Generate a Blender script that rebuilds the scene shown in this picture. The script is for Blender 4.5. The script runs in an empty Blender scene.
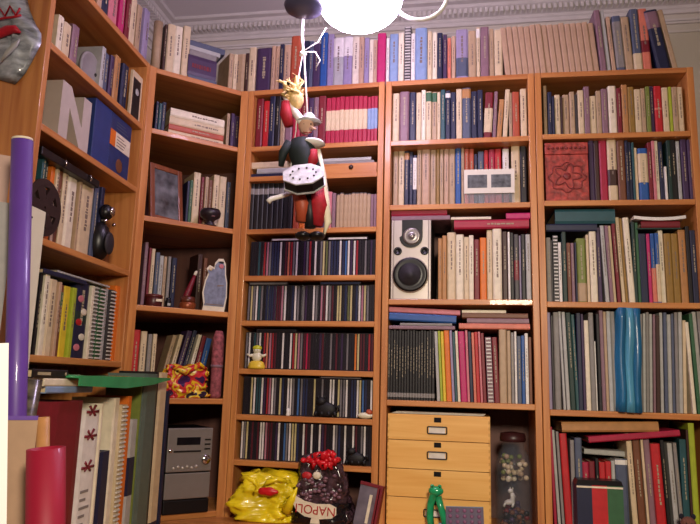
import bpy, math, random
from math import sin, cos, pi, radians as R, tan, atan2, hypot
from mathutils import Vector, Matrix
random.seed(7)
COL = bpy.context.scene.collection
# ------------------------------------------------------------------ camera numbers
F, PIT, ROL, PSI, CZ = 661.5, R(10.35), math.atan(98/3622), R(9.5), 1.0
def ray(u, v):
    x, y = u-350, 262-v
    X, Y = x*cos(ROL)-y*sin(ROL), x*sin(ROL)+y*cos(ROL)
    f = F*cos(PIT)-Y*sin(PIT); z = F*sin(PIT)+Y*cos(PIT)
    a, b = X/f, 1.0
    return (a*cos(PSI)-b*sin(PSI), a*sin(PSI)+b*cos(PSI), z/f)
cam = bpy.data.objects.new('camera', bpy.data.cameras.new('camera')); COL.objects.link(cam)
cam.data.sensor_width = 36; cam.data.lens = F/700*36; cam.data.clip_start = .02
cam.matrix_world = Matrix.Translation((0, 0, CZ)) @ Matrix.Rotation(PSI, 4, 'Z') @ Matrix.Rotation(pi/2+PIT, 4, 'X') @ Matrix.Rotation(ROL, 4, 'Z')
bpy.context.scene.camera = cam

# ------------------------------------------------------------------ materials
def lin(h):
    h = h.lstrip('#'); c = [int(h[i:i+2], 16)/255 for i in (0, 2, 4)]
    return tuple((v/12.92 if v <= .04045 else ((v+.055)/1.055)**2.4) for v in c)+(1,)
MC = {}
def mat(key, hexc, rough=.55, var=.12, scale=30, bump=.0, metal=0, trans=0, emit=0, alpha=1, coat=0, spec=.4, stretch=(1, 1, 1)):
    if key in MC: return MC[key]
    m = bpy.data.materials.new(key); m.use_nodes = True; n = m.node_tree; b = n.nodes['Principled BSDF']
    c = lin(hexc); b.inputs['Roughness'].default_value = rough; b.inputs['Metallic'].default_value = metal
    b.inputs['Specular IOR Level'].default_value = spec; b.inputs['Coat Weight'].default_value = coat
    if trans: b.inputs['Transmission Weight'].default_value = trans
    if alpha < 1: b.inputs['Alpha'].default_value = alpha
    if emit:
        b.inputs['Emission Color'].default_value = c; b.inputs['Emission Strength'].default_value = emit
    tc = n.nodes.new('ShaderNodeTexCoord'); mp = n.nodes.new('ShaderNodeMapping'); mp.inputs['Scale'].default_value = stretch
    nz = n.nodes.new('ShaderNodeTexNoise'); nz.inputs['Scale'].default_value = scale; nz.inputs['Detail'].default_value = 3
    n.links.new(tc.outputs['Object'], mp.inputs['Vector']); n.links.new(mp.outputs['Vector'], nz.inputs['Vector'])
    rp = n.nodes.new('ShaderNodeValToRGB'); e = rp.color_ramp.elements
    e[0].position = .3; e[1].position = .7
    e[0].color = tuple(v*(1-var) for v in c[:3])+(1,); e[1].color = tuple(min(1, v*(1+var)) for v in c[:3])+(1,)
    n.links.new(nz.outputs['Fac'], rp.inputs['Fac']); n.links.new(rp.outputs['Color'], b.inputs['Base Color'])
    if bump:
        bp = n.nodes.new('ShaderNodeBump'); bp.inputs['Strength'].default_value = bump; bp.inputs['Distance'].default_value = .004
        n.links.new(nz.outputs['Fac'], bp.inputs['Height']); n.links.new(bp.outputs['Normal'], b.inputs['Normal'])
    MC[key] = m; return m
def wood(key, c1, c2, axis='X', rough=.42, knots=True):
    if key in MC: return MC[key]
    m = bpy.data.materials.new(key); m.use_nodes = True; n = m.node_tree; b = n.nodes['Principled BSDF']
    b.inputs['Roughness'].default_value = rough; b.inputs['Coat Weight'].default_value = .15
    tc = n.nodes.new('ShaderNodeTexCoord'); mp = n.nodes.new('ShaderNodeMapping')
    mp.inputs['Scale'].default_value = {'X': (1.2, 22, 22), 'Z': (22, 22, 1.2), 'Y': (22, 1.2, 22)}[axis]
    nz = n.nodes.new('ShaderNodeTexNoise'); nz.inputs['Scale'].default_value = 2.2; nz.inputs['Detail'].default_value = 5; nz.inputs['Distortion'].default_value = .6
    rp = n.nodes.new('ShaderNodeValToRGB'); e = rp.color_ramp.elements; e[0].position = .32; e[1].position = .68
    e[0].color = lin(c1); e[1].color = lin(c2)
    n.links.new(tc.outputs['Object'], mp.inputs['Vector']); n.links.new(mp.outputs['Vector'], nz.inputs['Vector']); n.links.new(nz.outputs['Fac'], rp.inputs['Fac'])
    out = rp.outputs['Color']
    if knots:
        vo = n.nodes.new('ShaderNodeTexVoronoi'); vo.inputs['Scale'].default_value = 3.2
        n.links.new(tc.outputs['Object'], vo.inputs['Vector'])
        r2 = n.nodes.new('ShaderNodeValToRGB'); q = r2.color_ramp.elements; q[0].position = .02; q[0].color = (1, 1, 1, 1); q[1].position = .045; q[1].color = (0, 0, 0, 1)
        mx = n.nodes.new('ShaderNodeMixRGB'); mx.inputs['Color2'].default_value = lin('#6b2c10')
        n.links.new(vo.outputs['Distance'], r2.inputs['Fac']); n.links.new(r2.outputs['Color'], mx.inputs['Fac']); n.links.new(out, mx.inputs['Color1']); out = mx.outputs['Color']
    n.links.new(out, b.inputs['Base Color']); MC[key] = m; return m
PINE = lambda ax='X': wood('pine_'+ax, '#aa6631', '#c8884a', ax)
BACK = wood('pine_back_shaded', '#583630', '#684338', 'Z', .6, False)  # dark purplish brown: shade of the shelf interiors is put into this colour
BIRCH = wood('birch', '#d9a04c', '#e6b564', 'X', .45, False)
# ------------------------------------------------------------------ mesh builder
class MB:
    def __init__(s): s.v = []; s.f = []; s.m = []; s.sm = []
    def add(s, vs, fs, mi=0, smooth=False, M=None):
        o = len(s.v); s.v += [tuple(M @ Vector(p)) if M else tuple(p) for p in vs]
        for f in fs: s.f.append([o+i for i in f]); s.m.append(mi); s.sm.append(smooth)
        return s
    def box(s, x0, x1, y0, y1, z0, z1, mi=0, M=None):
        v = [(x, y, z) for z in (z0, z1) for x, y in ((x0, y0), (x1, y0), (x1, y1), (x0, y1))]
        return s.add(v, [(3, 2, 1, 0), (4, 5, 6, 7), (0, 1, 5, 4), (1, 2, 6, 5), (2, 3, 7, 6), (3, 0, 4, 7)], mi, False, M)
    def prism(s, pts, a0, a1, axis='z', mi=0, M=None, smooth=False):   # polygon (ccw) extruded
        n = len(pts)
        mk = {'z': lambda p, t: (p[0], p[1], t), 'y': lambda p, t: (p[0], t, p[1]), 'x': lambda p, t: (t, p[0], p[1])}[axis]
        v = [mk(p, a0) for p in pts]+[mk(p, a1) for p in pts]
        f = [tuple(range(n))[::-1], tuple(range(n, 2*n))]+[(i, (i+1) % n, n+(i+1) % n, n+i) for i in range(n)]
        if axis == 'y': f = [t[::-1] for t in f]
        return s.add(v, f, mi, smooth, M)
    def lathe(s, prof, n=20, mi=0, M=None, sx=1, sy=1):   # prof [(r,z)] bottom->top about z, closed with caps
        v = []; f = []
        for r, z in prof:
            for k in range(n): v.append((r*cos(2*pi*k/n)*sx, r*sin(2*pi*k/n)*sy, z))
        for j in range(len(prof)-1):
            for k in range(n):
                f.append((j*n+k, j*n+(k+1) % n, (j+1)*n+(k+1) % n, (j+1)*n+k))
        f.append(tuple(range(n))[::-1]); f.append(tuple(range((len(prof)-1)*n, len(prof)*n)))
        return s.add(v, f, mi, True, M)
    def tube(s, pts, r, n=8, mi=0, closed=False):
        P = [Vector(p) for p in pts]; v = []; f = []; L = len(P); rr = r if isinstance(r, (list, tuple)) else [r]*L
        up = Vector((.13, .21, .97)).normalized()
        for i, p in enumerate(P):
            t = (P[(i+1) % L]-P[i-1]) if closed else (P[min(i+1, L-1)]-P[max(i-1, 0)])
            t.normalize(); a = t.cross(up)
            if a.length < 1e-3: a = t.cross(Vector((1, 0, 0)))
            a.normalize(); b = a.cross(t)
            for k in range(n): v.append(p+(a*cos(2*pi*k/n)+b*sin(2*pi*k/n))*rr[i])
        for i in range(L if closed else L-1):
            j = (i+1) % L
            for k in range(n): f.append((i*n+k, j*n+k, j*n+(k+1) % n, i*n+(k+1) % n))
        if not closed: f.append(tuple(range(n))); f.append(tuple(range((L-1)*n, L*n))[::-1])
        return s.add(v, f, mi, True)
    def ball(s, c, r, n=14, mi=0, fn=None):
        rx, ry, rz = r if isinstance(r, (tuple, list)) else (r, r, r); v = []; f = []; h = n//2
        for j in range(1, h):
            t = pi*j/h
            for k in range(n):
                d = Vector((sin(t)*cos(2*pi*k/n), sin(t)*sin(2*pi*k/n), -cos(t))); q = fn(d) if fn else 1
                v.append((c[0]+d.x*rx*q, c[1]+d.y*ry*q, c[2]+d.z*rz*q))
        b = len(v); v += [(c[0], c[1], c[2]-rz), (c[0], c[1], c[2]+rz)]
        for j in range(h-2):
            for k in range(n): f.append((j*n+k, j*n+(k+1) % n, (j+1)*n+(k+1) % n, (j+1)*n+k))
        for k in range(n): f.append((b, (k+1) % n, k)); f.append((b+1, (h-2)*n+k, (h-2)*n+(k+1) % n))
        return s.add(v, f, mi, True)
    def build(s, name, mats, parent=None, bevel=0, sub=0):
        me = bpy.data.meshes.new(name); me.from_pydata(s.v, [], s.f)
        me.polygons.foreach_set('material_index', s.m); me.polygons.foreach_set('use_smooth', s.sm)
        for m in (mats if isinstance(mats, (list, tuple)) else [mats]): me.materials.append(m)
        me.update(); o = bpy.data.objects.new(name, me); COL.objects.link(o)
        if parent: o.parent = parent
        if bevel:
            b = o.modifiers.new('bevel', 'BEVEL'); b.width = bevel; b.segments = 2; b.limit_method = 'ANGLE'
        if sub:
            q = o.modifiers.new('sub', 'SUBSURF'); q.levels = sub; q.render_levels = sub
        return o
def empty(name, loc, rz=0):
    o = bpy.data.objects.new(name, None); COL.objects.link(o); o.location = loc; o.rotation_euler = (0, 0, rz); o.empty_display_size = .02; return o
def tag(o, label, cat, group=None, kind=None):
    w = label.split()
    if len(w) > 16: label = ' '.join(w[:16]); print('LONG', label)
    o['label'] = label; o['category'] = cat
    if group: o['group'] = group
    if kind: o['kind'] = kind
    return o
def struct(name, mb, m): o = mb.build(name, m); o['kind'] = 'structure'; return o
def text_mesh(name, s, size, m, parent, M, depth=.0006, shear=0):
    c = bpy.data.curves.new(name, 'FONT'); c.body = s; c.size = size; c.extrude = depth; c.align_x = 'CENTER'; c.align_y = 'CENTER'; c.shear = shear
    t = bpy.data.objects.new(name, c); COL.objects.link(t); bpy.context.view_layer.update()
    me = bpy.data.meshes.new_from_object(t.evaluated_get(bpy.context.evaluated_depsgraph_get()))
    bpy.data.objects.remove(t); me.materials.clear(); me.materials.append(m); me.transform(M)
    o = bpy.data.objects.new(name, me); COL.objects.link(o); o.parent = parent; return o
FACE = Matrix.Rotation(pi/2, 4, 'X')     # text lying in xy -> standing, read from -y
# ------------------------------------------------------------------ bays
class Bay:
    def __init__(s, P, Q):
        s.P = P; s.a = atan2(Q[1]-P[1], Q[0]-P[0]); s.W = hypot(Q[0]-P[0], Q[1]-P[1]); s.u = (cos(s.a), sin(s.a)); s.w = (-sin(s.a), cos(s.a))
    def at(s, u, d, z): return (s.P[0]+u*s.u[0]+d*s.w[0], s.P[1]+u*s.u[1]+d*s.w[1], z)
    def px(s, x, y, d=0.0):          # where the sight line meets the plane at depth d -> (u, z)
        r = ray(x, y); k = (s.w[0]*(s.P[0])+s.w[1]*s.P[1]+d)/(s.w[0]*r[0]+s.w[1]*r[1])
        X, Y = r[0]*k, r[1]*k
        return ((X-s.P[0])*s.u[0]+(Y-s.P[1])*s.u[1], CZ+r[2]*k)
TOP = 2.04; LED = .562
A = Bay((-.735, 2.174), (-.274, 2.150)); B = Bay((-.229, 2.150), (.230, 2.141)); C = Bay((.273, 2.139), (.733, 2.150))
L = Bay((-1.003, 1.385), (-1.0265, 1.922)); K = Bay((-1.015, 1.966), (-.784, 2.172))
T = .0205; DEP = .28
S = dict(A=dict(T=TOP, **{'1': 1.824, '2': 1.712, '3': 1.520, '4': 1.355, '5': 1.200, '6': 1.038, '7': .887, '8': .741, '9': .5625}),
         B={'T': TOP, '1': 1.820, '2': 1.593, '3': 1.274, '4': .950, '5': .5625}, C={'T': TOP, '1': 1.822, '2': 1.596, '3': 1.268, '4': .936, '5': .5625},
         L={'T': TOP, '1': 1.818, '2': 1.604, '3': 1.330, '4': 1.046, '5': .5625}, K={'T': TOP, '1': 1.824, '2': 1.522, '3': 1.228, '4': .936, '5': .5775})
def bookcase(bay, key, label, th=.018, backm=BACK):
    r = empty('bookcase', bay.at(0, 0, 0), bay.a); tag(r, label, 'bookcase', 'matching pine bookcases along the two walls'); W = bay.W
    for x0, x1 in ((-T, 0), (W, W+T)):
        MB().box(x0, x1, 0, DEP, 0, TOP).build('side_panel', PINE('Z'), r, .0015)
    for k, z in S[key].items():
        MB().box(0, W, 0, DEP-.006, z-th, z).build('shelf' if k != 'T' else 'top_board', PINE('X'), r, .002)
    MB().box(0, W, DEP-.006, DEP, .08, TOP).build('back_panel', backm, r)
    MB().box(0, W, .02, .035, 0, .08).build('plinth', PINE('X'), r)
    return r
bookcase(A, 'A', 'narrow pine bookcase with close shelves full of disc cases')
bookcase(B, 'B', 'middle pine bookcase holding the silver loudspeaker and birch drawer chest')
bookcase(C, 'C', 'rightmost pine bookcase holding the ornate red box and thin grey magazines')
bookcase(L, 'L', 'pine bookcase at the left wall, the one holding a big letter N')
# corner bookcase: a diagonal front between two arms
r = empty('bookcase', K.at(0, 0, 0), K.a); tag(r, 'pine corner bookcase set diagonally above the silver stereo', 'bookcase', 'matching pine bookcases along the two walls')
Mi = Matrix.Rotation(-K.a, 4, 'Z') @ Matrix.Translation((-K.P[0], -K.P[1], 0))
def kl(x, y): p = Mi @ Vector((x, y, 0)); return (p.x, p.y)
lw = (L.w[0], L.w[1]); aw = (A.w[0], A.w[1])
pL = L.at(L.W+T+.0015, 0, 0); pA = A.at(-T-.0015, 0, 0)
kA = kl(*pL[:2]); kA2 = kl(pL[0]+lw[0]*.255, pL[1]+lw[1]*.255); kB = kl(*pA[:2]); kB2 = kl(pA[0]+aw[0]*.255, pA[1]+aw[1]*.255)
corner = kl(pL[0]+lw[0]*.255, pA[1]+aw[1]*.255)
kwid = K.W
def quadpanel(p0, p1, t):     # panel between p0 (front) and p1 (rear), thickness t vector
    return [p0, (p0[0]+t[0], p0[1]+t[1]), (p1[0]+t[0], p1[1]+t[1]), p1]
dl = Vector((kA2[0]-kA[0], kA2[1]-kA[1])).normalized(); nl = Vector((dl.y, -dl.x))*T
dr = Vector((kB2[0]-kB[0], kB2[1]-kB[1])).normalized(); nr = Vector((-dr.y, dr.x))*T
fl = (0, 0); fr = (kwid, 0)
MB().prism([kA, fl, (fl[0]+dl.x*.24, fl[1]+dl.y*.24), kA2], 0, TOP).build('side_panel', PINE('Z'), r, .001)
MB().prism([fr, kB, kB2, (fr[0]+dr.x*.24, fr[1]+dr.y*.24)], 0, TOP).build('side_panel', PINE('Z'), r, .001)
inner = [fl, fr, (fr[0]+dr.x*.24, fr[1]+dr.y*.24), corner, (fl[0]+dl.x*.24, fl[1]+dl.y*.24)]
for k, z in S['K'].items():
    MB().prism(inner, z-.018, z).build('shelf' if k != 'T' else 'top_board', PINE('X'), r, .002)
def wallquad(p, q, t=.006):
    d = Vector((q[0]-p[0], q[1]-p[1])).normalized(); nn = Vector((-d.y, d.x))*t
    return [(p[0], p[1]), (q[0], q[1]), (q[0]+nn.x, q[1]+nn.y), (p[0]+nn.x, p[1]+nn.y)]
MB().prism(wallquad(corner, inner[4])[::-1], .05, TOP).build('back_panel', BACK, r)
MB().prism(wallquad(inner[2], corner)[::-1], .05, TOP).build('back_panel', BACK, r)

# ------------------------------------------------------------------ room
WALL = mat('wall_paint', '#cfc8ba', .9, .04, 6, .15); CEIL = mat('ceiling_paint', '#dcd6d4', .9, .03, 4); PLAS = mat('plaster_trim', '#d6d0ca', .8, .04, 20)
XL, XR, YB, YF, ZC = -1.325, 2.3, 2.60, -1.9, 2.56
struct('floor', MB().box(XL-.1, XR+.1, YF-.1, YB+.1, -.1, 0), wood('floor_oak', '#6b4226', '#8a5a34', 'X', .4, False))
struct('ceiling', MB().box(XL-.1, XR+.1, YF-.1, YB+.1, ZC, ZC+.1), CEIL)
struct('wall_back', MB().box(XL-.1, XR+.1, YB, YB+.1, 0, ZC), WALL)
struct('wall_left', MB().box(XL-.1, XL, YF, YB, 0, ZC), WALL)
struct('wall_right', MB().box(XR, XR+.1, YF, YB, 0, ZC), WALL)
struct('wall_front', MB().box(XL-.1, XR+.1, YF-.1, YF, 0, ZC), WALL)
def cove(m, z, back):   # cornice profile swept along a wall: steps, cove and dentils
    prof = [(0, 0), (0, -.075), (.012, -.075), (.016, -.062), (.022, -.058), (.022, -.048), (.034, -.044), (.05, -.030), (.066, -.022), (.072, -.012), (.095, -.010), (.1, 0)]
    if back:
        m.prism([(YB-a, z+b) for a, b in prof], XL, XR, 'x')
        x = XL+.09
        while x < XR: m.box(x, x+.011, YB-.062, YB-.03, z-.047, z-.026); x += .021
    else:
        m.prism([(XL+a, z+b) for a, b in prof][::-1], YF, YB, 'y')
        y = YF
        while y < YB-.07: m.box(XL+.03, XL+.062, y, y+.011, z-.047, z-.026); y += .021
cb = MB(); cove(cb, ZC, True); struct('trim_1', cb, PLAS)
cb = MB(); cove(cb, ZC, False); struct('trim_2', cb, PLAS)
rb = MB()
for dz, t in ((-.118, .010), (-.104, .006), (-.155, .006)): rb.box(XL, XR, YB-t, YB, ZC+dz, ZC+dz+.008)
struct('trim_3', rb, PLAS)
rb = MB()
for dz, t in ((-.118, .010), (-.104, .006), (-.155, .006)): rb.box(XL, XL+t, YF, YB-.02, ZC+dz, ZC+dz+.008)
struct('trim_4', rb, PLAS)
bb = MB().box(XL, XR, YB-.015, YB, 0, .1); struct('baseboard_back', bb, PLAS)

# low pine cabinet with a worktop running in front of all the bookcases
pts = [L.at(-.02, -.006, 0)[:2], L.at(-.02, -.30, 0)[:2], (-.74, 1.78), (-.60, 1.985), (1.0, 1.985), C.at(.75, -.006, 0)[:2], C.at(0, -.006, 0)[:2], B.at(0, -.006, 0)[:2], A.at(-.0, -.006, 0)[:2], K.at(K.W, -.01, 0)[:2], K.at(0, -.01, 0)[:2]]
cabr = empty('low_cabinet', (0, 0, 0)); tag(cabr, 'long low pine cabinet whose worktop runs along the foot of the bookcases', 'cabinet')
MB().prism(pts, LED-.022, LED).build('worktop', PINE('X'), cabr, .002)
c2 = MB()
c2.prism([(p[0], p[1]) for p in pts], .0, LED-.024)
c2.build('carcass', PINE('Z'), cabr)
for i in range(4):
    d = MB().box(-.58+i*.39, -.20+i*.39, 1.967, 1.984, .06, LED-.04).build('door', PINE('Z'), cabr, .002)
    MB().ball((-.24+i*.39, 1.955, .4), .012).build('knob', mat('knob', '#8a5a30'), d)

# ------------------------------------------------------------------ books
PAL = dict(cream=('#c9b592', 'cream'), ivory=('#d8cdb4', 'ivory white'), beige=('#a98f70', 'beige'), tan=('#a97846', 'tan'), brown=('#6b3f26', 'brown'), dkbrown=('#3a2018', 'dark brown'),
    white=('#d9d5cc', 'white'), grey=('#7f7a76', 'grey'), ltgrey=('#a5a5a0', 'light grey'), dkgrey=('#3a3638', 'dark grey'), black=('#120f12', 'black'), navy=('#171c38', 'navy'), blue=('#1f4f8f', 'blue'),
    ltblue=('#7c93b5', 'pale blue'), slate=('#4a5266', 'slate blue'), teal=('#1f4a4f', 'teal'), green=('#2f5a3a', 'green'), dkgreen=('#16302a', 'dark green'), olive=('#6f7a34', 'olive green'), lime=('#9aa82a', 'lime green'),
    yellow=('#d0b52c', 'yellow'), orange=('#d06a1c', 'orange'), terra=('#a5482c', 'terracotta'), red=('#b01c22', 'red'), dkred=('#6f1420', 'dark red'), crimson=('#9c1436', 'crimson'), magenta=('#b01f5f', 'magenta'),
    pink=('#c07078', 'pink'), salmon=('#c8705a', 'salmon'), mauve=('#80606a', 'mauve'), purple=('#3c2748', 'dark purple'), lav=('#8f83a0', 'lavender'), sand=('#b39378', 'sandy pink'), gold=('#8a6a2c', 'ochre'), sage=('#56645c', 'grey-green'), cyan=('#2a6fae', 'bright blue'))
def bm_(c): return mat('cover_'+c, PAL[c][0], .5, .10, 45, 0, spec=.45)
PAGE = mat('paper_pages', '#c6b28c', .85, .1, 60, .2, stretch=(14, 1, 1)); INKL = mat('ink_light', '#a09478', .6); INKD = mat('ink_dark', '#77675c', .6)
DARK = {'brown', 'dkbrown', 'dkgrey', 'black', 'navy', 'blue', 'slate', 'teal', 'green', 'dkgreen', 'red', 'dkred', 'crimson', 'magenta', 'purple', 'terra', 'olive', 'mauve', 'grey', 'cyan', 'orange'}
ONES = 'first second third fourth fifth sixth seventh eighth ninth tenth eleventh twelfth thirteenth fourteenth fifteenth sixteenth seventeenth eighteenth nineteenth'.split()
def ordn(n):
    if n < 20: return ONES[n-1]
    t, o = divmod(n, 10); base = {2: 'twent', 3: 'thirt', 4: 'fort', 5: 'fift', 6: 'sixt'}[t]
    return base+'ieth' if o == 0 else base+'y-'+ONES[o-1]
def profile(w, b, d, off=0):   # spine outline, front is -y
    return [(-off, d), (-off, b), (.18*w, -off), (.82*w, -off), (w+off, b), (w+off, d)]
def book_geo(root, w, h, d, col, band=None, title=True, kind='book', pages='page'):
    b = min(.1*w, .004); t = min(.0022, w*.14); m = bm_(col)
    if kind == 'spiral':
        c = MB(); c.box(0, w, .004, d, 0, h); c.build('cover', m, root)
        n = max(8, int(h/.011)); sp = MB()
        for i in range(n):
            z = (i+.5)*h/n; sp.box(w*.1, w*.9, -.001, .006, z-.002, z+.002)
        sp.build('wire_coil', mat('coil_white', '#c8c4bc', .35), root)
    else:
        o = profile(w, b, d); inn = [(w-t, d), (w-t, t+b), (t, t+b), (t, d)]
        c = MB(); pr = o+inn; n = len(pr)
        v = [(p[0], p[1], 0) for p in pr]+[(p[0], p[1], h) for p in pr]
        f = [(i, (i+1) % n, n+(i+1) % n, n+i) for i in range(n)]
        for z0, rev in ((0, True), (n, False)):
            q = [[0, 1, 8, 9], [1, 2, 3, 4, 7, 8], [4, 5, 6, 7]]
            for g in q: g = [z0+i for i in g]; f.append(g[::-1] if rev else g)
        c.add(v, f); c.build('cover', m, root)
        MB().box(t, w-t, t+b, d-.004, .003, h-.004).build('page_block', PAGE, root)
    if band:
        bc, z0, z1 = band; off = .0005
        pr = profile(w, b, d*.5, off); n = len(pr)
        v = [(p[0], p[1], z0*h) for p in pr]+[(p[0], p[1], z1*h) for p in pr]
        MB().add(v, [tuple(range(n))[::-1], tuple(range(n, 2*n))]+[(i, (i+1) % n, n+(i+1) % n, n+i) for i in range(n)]).build('spine_label', bm_(bc), root)['label'] = PAL[bc][1]+' band on the spine'
    if title and (w > .0085 or title == 2) and kind != 'spiral':
        tm = MB(); rnd = random.random; light = col in DARK; z = h*(.30+.15*rnd())
        top_ = h*(.72+.2*rnd()); x0, x1 = w*.40, w*.62
        while z < top_:
            l = .004+.010*rnd(); tm.box(x0+w*.06*rnd(), x1-w*.06*rnd(), -.0010, .0003, z, min(z+l, top_)); z += l+.002+.002*rnd()
        tm.build('title_lettering', INKL if light else INKD, root)
MISS = {}
def row(bay, key, shelf, where, data, recess=.02, dmin=.15, dmax=.2, group=None, zoff=0, plus=0, dom='book', start=0):
    z0 = S[key][shelf]+zoff if shelf in S[key] else zoff
    ents = [e.split() for e in data.strip().replace('\n', ' ').split(';') if e.strip()]; prev = -9; n = start
    for e in ents:
        x0, x1, yt, col = float(e[0]), float(e[1]), float(e[2]), e[3]; lean = 0; band = None; kind = 'book'; title = True; noun = dom; rec = recess; cnt = 1
        for o in e[4:]:
            if o[0] == 'L' : lean = float(o[1:])
            elif o[0:2] == 'b:': q = o.split(':'); band = (q[1], float(q[2]), float(q[3]))
            elif o == 's': kind = 'spiral'; noun = 'notebook'
            elif o == 'nt': title = False
            elif o == 'tt': title = 2
            elif o[0:2] == 'n:': noun = o[2:].replace('_', ' ')
            elif o[0] == 'r': rec = float(o[1:])
            elif o[0] == 'x': cnt = int(o[1:])
        d = random.uniform(dmin, dmax)
        um, zt = bay.px((x0+x1)/2, yt, rec); h = max(zt-z0, .03)
        # centre line y half way up
        def projy(u, z):      # picture row of a place, used to read both edges at the same height
            lo, hi = -200., 900.
            for _ in range(26):
                md = (lo+hi)/2; zz = bay.px((x0+x1)/2, md, rec)[1]
                if zz > z: lo = md
                else: hi = md
            return (lo+hi)/2
        ym = projy(um, z0+h/2); ua = bay.px(x0, ym, rec)[0]; ub = bay.px(x1, ym, rec)[0]
        for c in range(cnt):
            a0 = ua+(ub-ua)*c/cnt; a1 = ua+(ub-ua)*(c+1)/cnt
            if not lean: a0 = max(a0, prev); 
            w = max((a1-a0)*cos(R(lean))-(.0016 if noun == 'periodical' else .0006), .0025); t = R(lean); hh = (h+random.uniform(-.002, .002))/cos(t)-(w*abs(sin(t)) if lean else 0); hh = max(hh, .03)
            n += 1; nm = {'book': 'book', 'notebook': 'spiral_notebook'}.get(noun, noun.replace(' ', '_'))
            uc = (a0+a1)/2-tan(t)*h/2        # centre of the foot
            rr = rec+random.uniform(-.004, .006)
            if lean >= 0: piv, off = uc+w/2/cos(t), -w
            else: piv, off = uc-w/2/cos(t), 0
            rt = empty(nm, bay.at(piv, rr, z0+.0004), bay.a); rt.rotation_euler = (0, t, bay.a)
            hold = empty('tmp', (0, 0, 0)); book_geo(hold, w, hh, d, col, band, title, kind)
            for ch in list(hold.children):
                ch.parent = rt; ch.data.transform(Matrix.Translation((off, 0, 0)))
            bpy.data.objects.remove(hold)
            size = 'slim ' if w < .012 else ('thick ' if w > .032 else ''); ln = 'leaning ' if abs(lean) > 3 else ''
            bl = (' with '+PAL[band[0]][1]+' band') if band else ''
            lab = '%s%s%s %s%s, %s from left, %s' % (size, ln, PAL[col][1], noun, bl, ordn(n), where)
            for cut in (size, ln):
                if len(lab.split()) > 16 and cut: lab = lab.replace(cut, '', 1)
            if len(lab.split()) > 16 and bl: lab = lab.replace(bl, ', banded', 1)
            tag(rt, lab, 'notebook' if 'notebook' in noun else noun.split()[-1], group or (noun+'s '+where)); prev = a1+.0003
    return n
def flat(bay, x0, x1, y0, y1, col, z, label, d=.2, rec=.015, tilt=0, name='book', cat='book', group=None, title=False, h=None):
    # a book lying down, spine to the front: from the picture columns, at height z
    ym = (y0+y1)/2; ua = bay.px(x0, ym, rec)[0]; ub = bay.px(x1, ym, rec)[0]; hh = h or max(.004, bay.px((x0+x1)/2, y0, rec)[1]-bay.px((x0+x1)/2, y1, rec)[1])
    w = ub-ua; r = empty(name, bay.at(ua if tilt >= 0 else ub, rec, z), bay.a); tag(r, label, cat, group); r.rotation_euler = (0, -R(tilt), bay.a)
    hold = empty('tmp', (0, 0, 0)); book_geo(hold, hh, w, d, col, None, title)
    Mx = Matrix(((0, 0, 1, 0 if tilt >= 0 else -w), (0, 1, 0, 0), (1, 0, 0, 0), (0, 0, 0, 1)))
    for ch in list(hold.children):
        ch.parent = r; ch.data.transform(Mx); ch.data.flip_normals()
    bpy.data.objects.remove(hold)
    return z+hh+.0005

# top of the cases
row(A, 'A', 'T', 'on top of narrow bookcase', '''229 244 54 beige r.03; 244.5 248 53 dkbrown; 248 255 48 cream; 255.5 271 48 purple; 271.5 275 46 sand; 275 279.5 46 sand; 279.5 283.5 45 navy; 283.5 290 45 sand;
290 300 36 terra; 300 309 41 navy; 309 313 42 slate; 313 320 44 purple; 320 327 33 blue; 327 333 34 lav; 333 343 37 ltgrey b:white:.62:.99; 343 352 36 lav b:white:.62:.99; 352 359 36 ivory; 359 364 38 sand; 364 369 38 lav; 369 373 40 ivory; 373 377 40 sand; 377 385.5 33 magenta nt''', .03)
row(B, 'B', 'T', 'on top of middle bookcase', '''386 389 37 white; 389.5 398 33 ltblue; 398.5 404 33 ivory; 404 411 26 dkgrey s; 411 415 33 white; 415 427 28 ltblue; 427.5 432 32 cream; 432 437 32 ivory; 437 442.5 32 navy; 443 447 35 purple; 447.5 451 38 salmon; 451.5 455.5 36 sand; 456 468 29 lav b:slate:.1:.45; 468.5 476 31 beige; 476.5 480 28 cream b:white:.8:.97;
480.5 489 27 mauve; 489.5 494 29 beige; 494.5 502.5 29 cream;''', .03)
row(C, 'C', 'T', 'right end atop middle bookcase', '503 538 26 sand L-5 x6 n:periodical nt', .03)
row(C, 'C', 'T', 'on top of right bookcase', ''' 538 597 23 sand L-5 x10 n:periodical nt; 597.5 603.5 10 mauve L-4; 604.2 608 9 ltgrey L-4 nt; 609.5 613.5 16 sand L-4; 614.5 623 16 slate L-3 b:grey:.1:.9; 623.5 631.5 17 beige L-3; 632 640.5 9 slate L-2 b:cream:.02:.3; 641 649.5 8 salmon L-2 b:dkred:.32:.5; 650.5 664 9 navy L-9 b:mauve:.7:.97; 665.5 671 9 beige L-10 nt''', .03)
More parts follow.
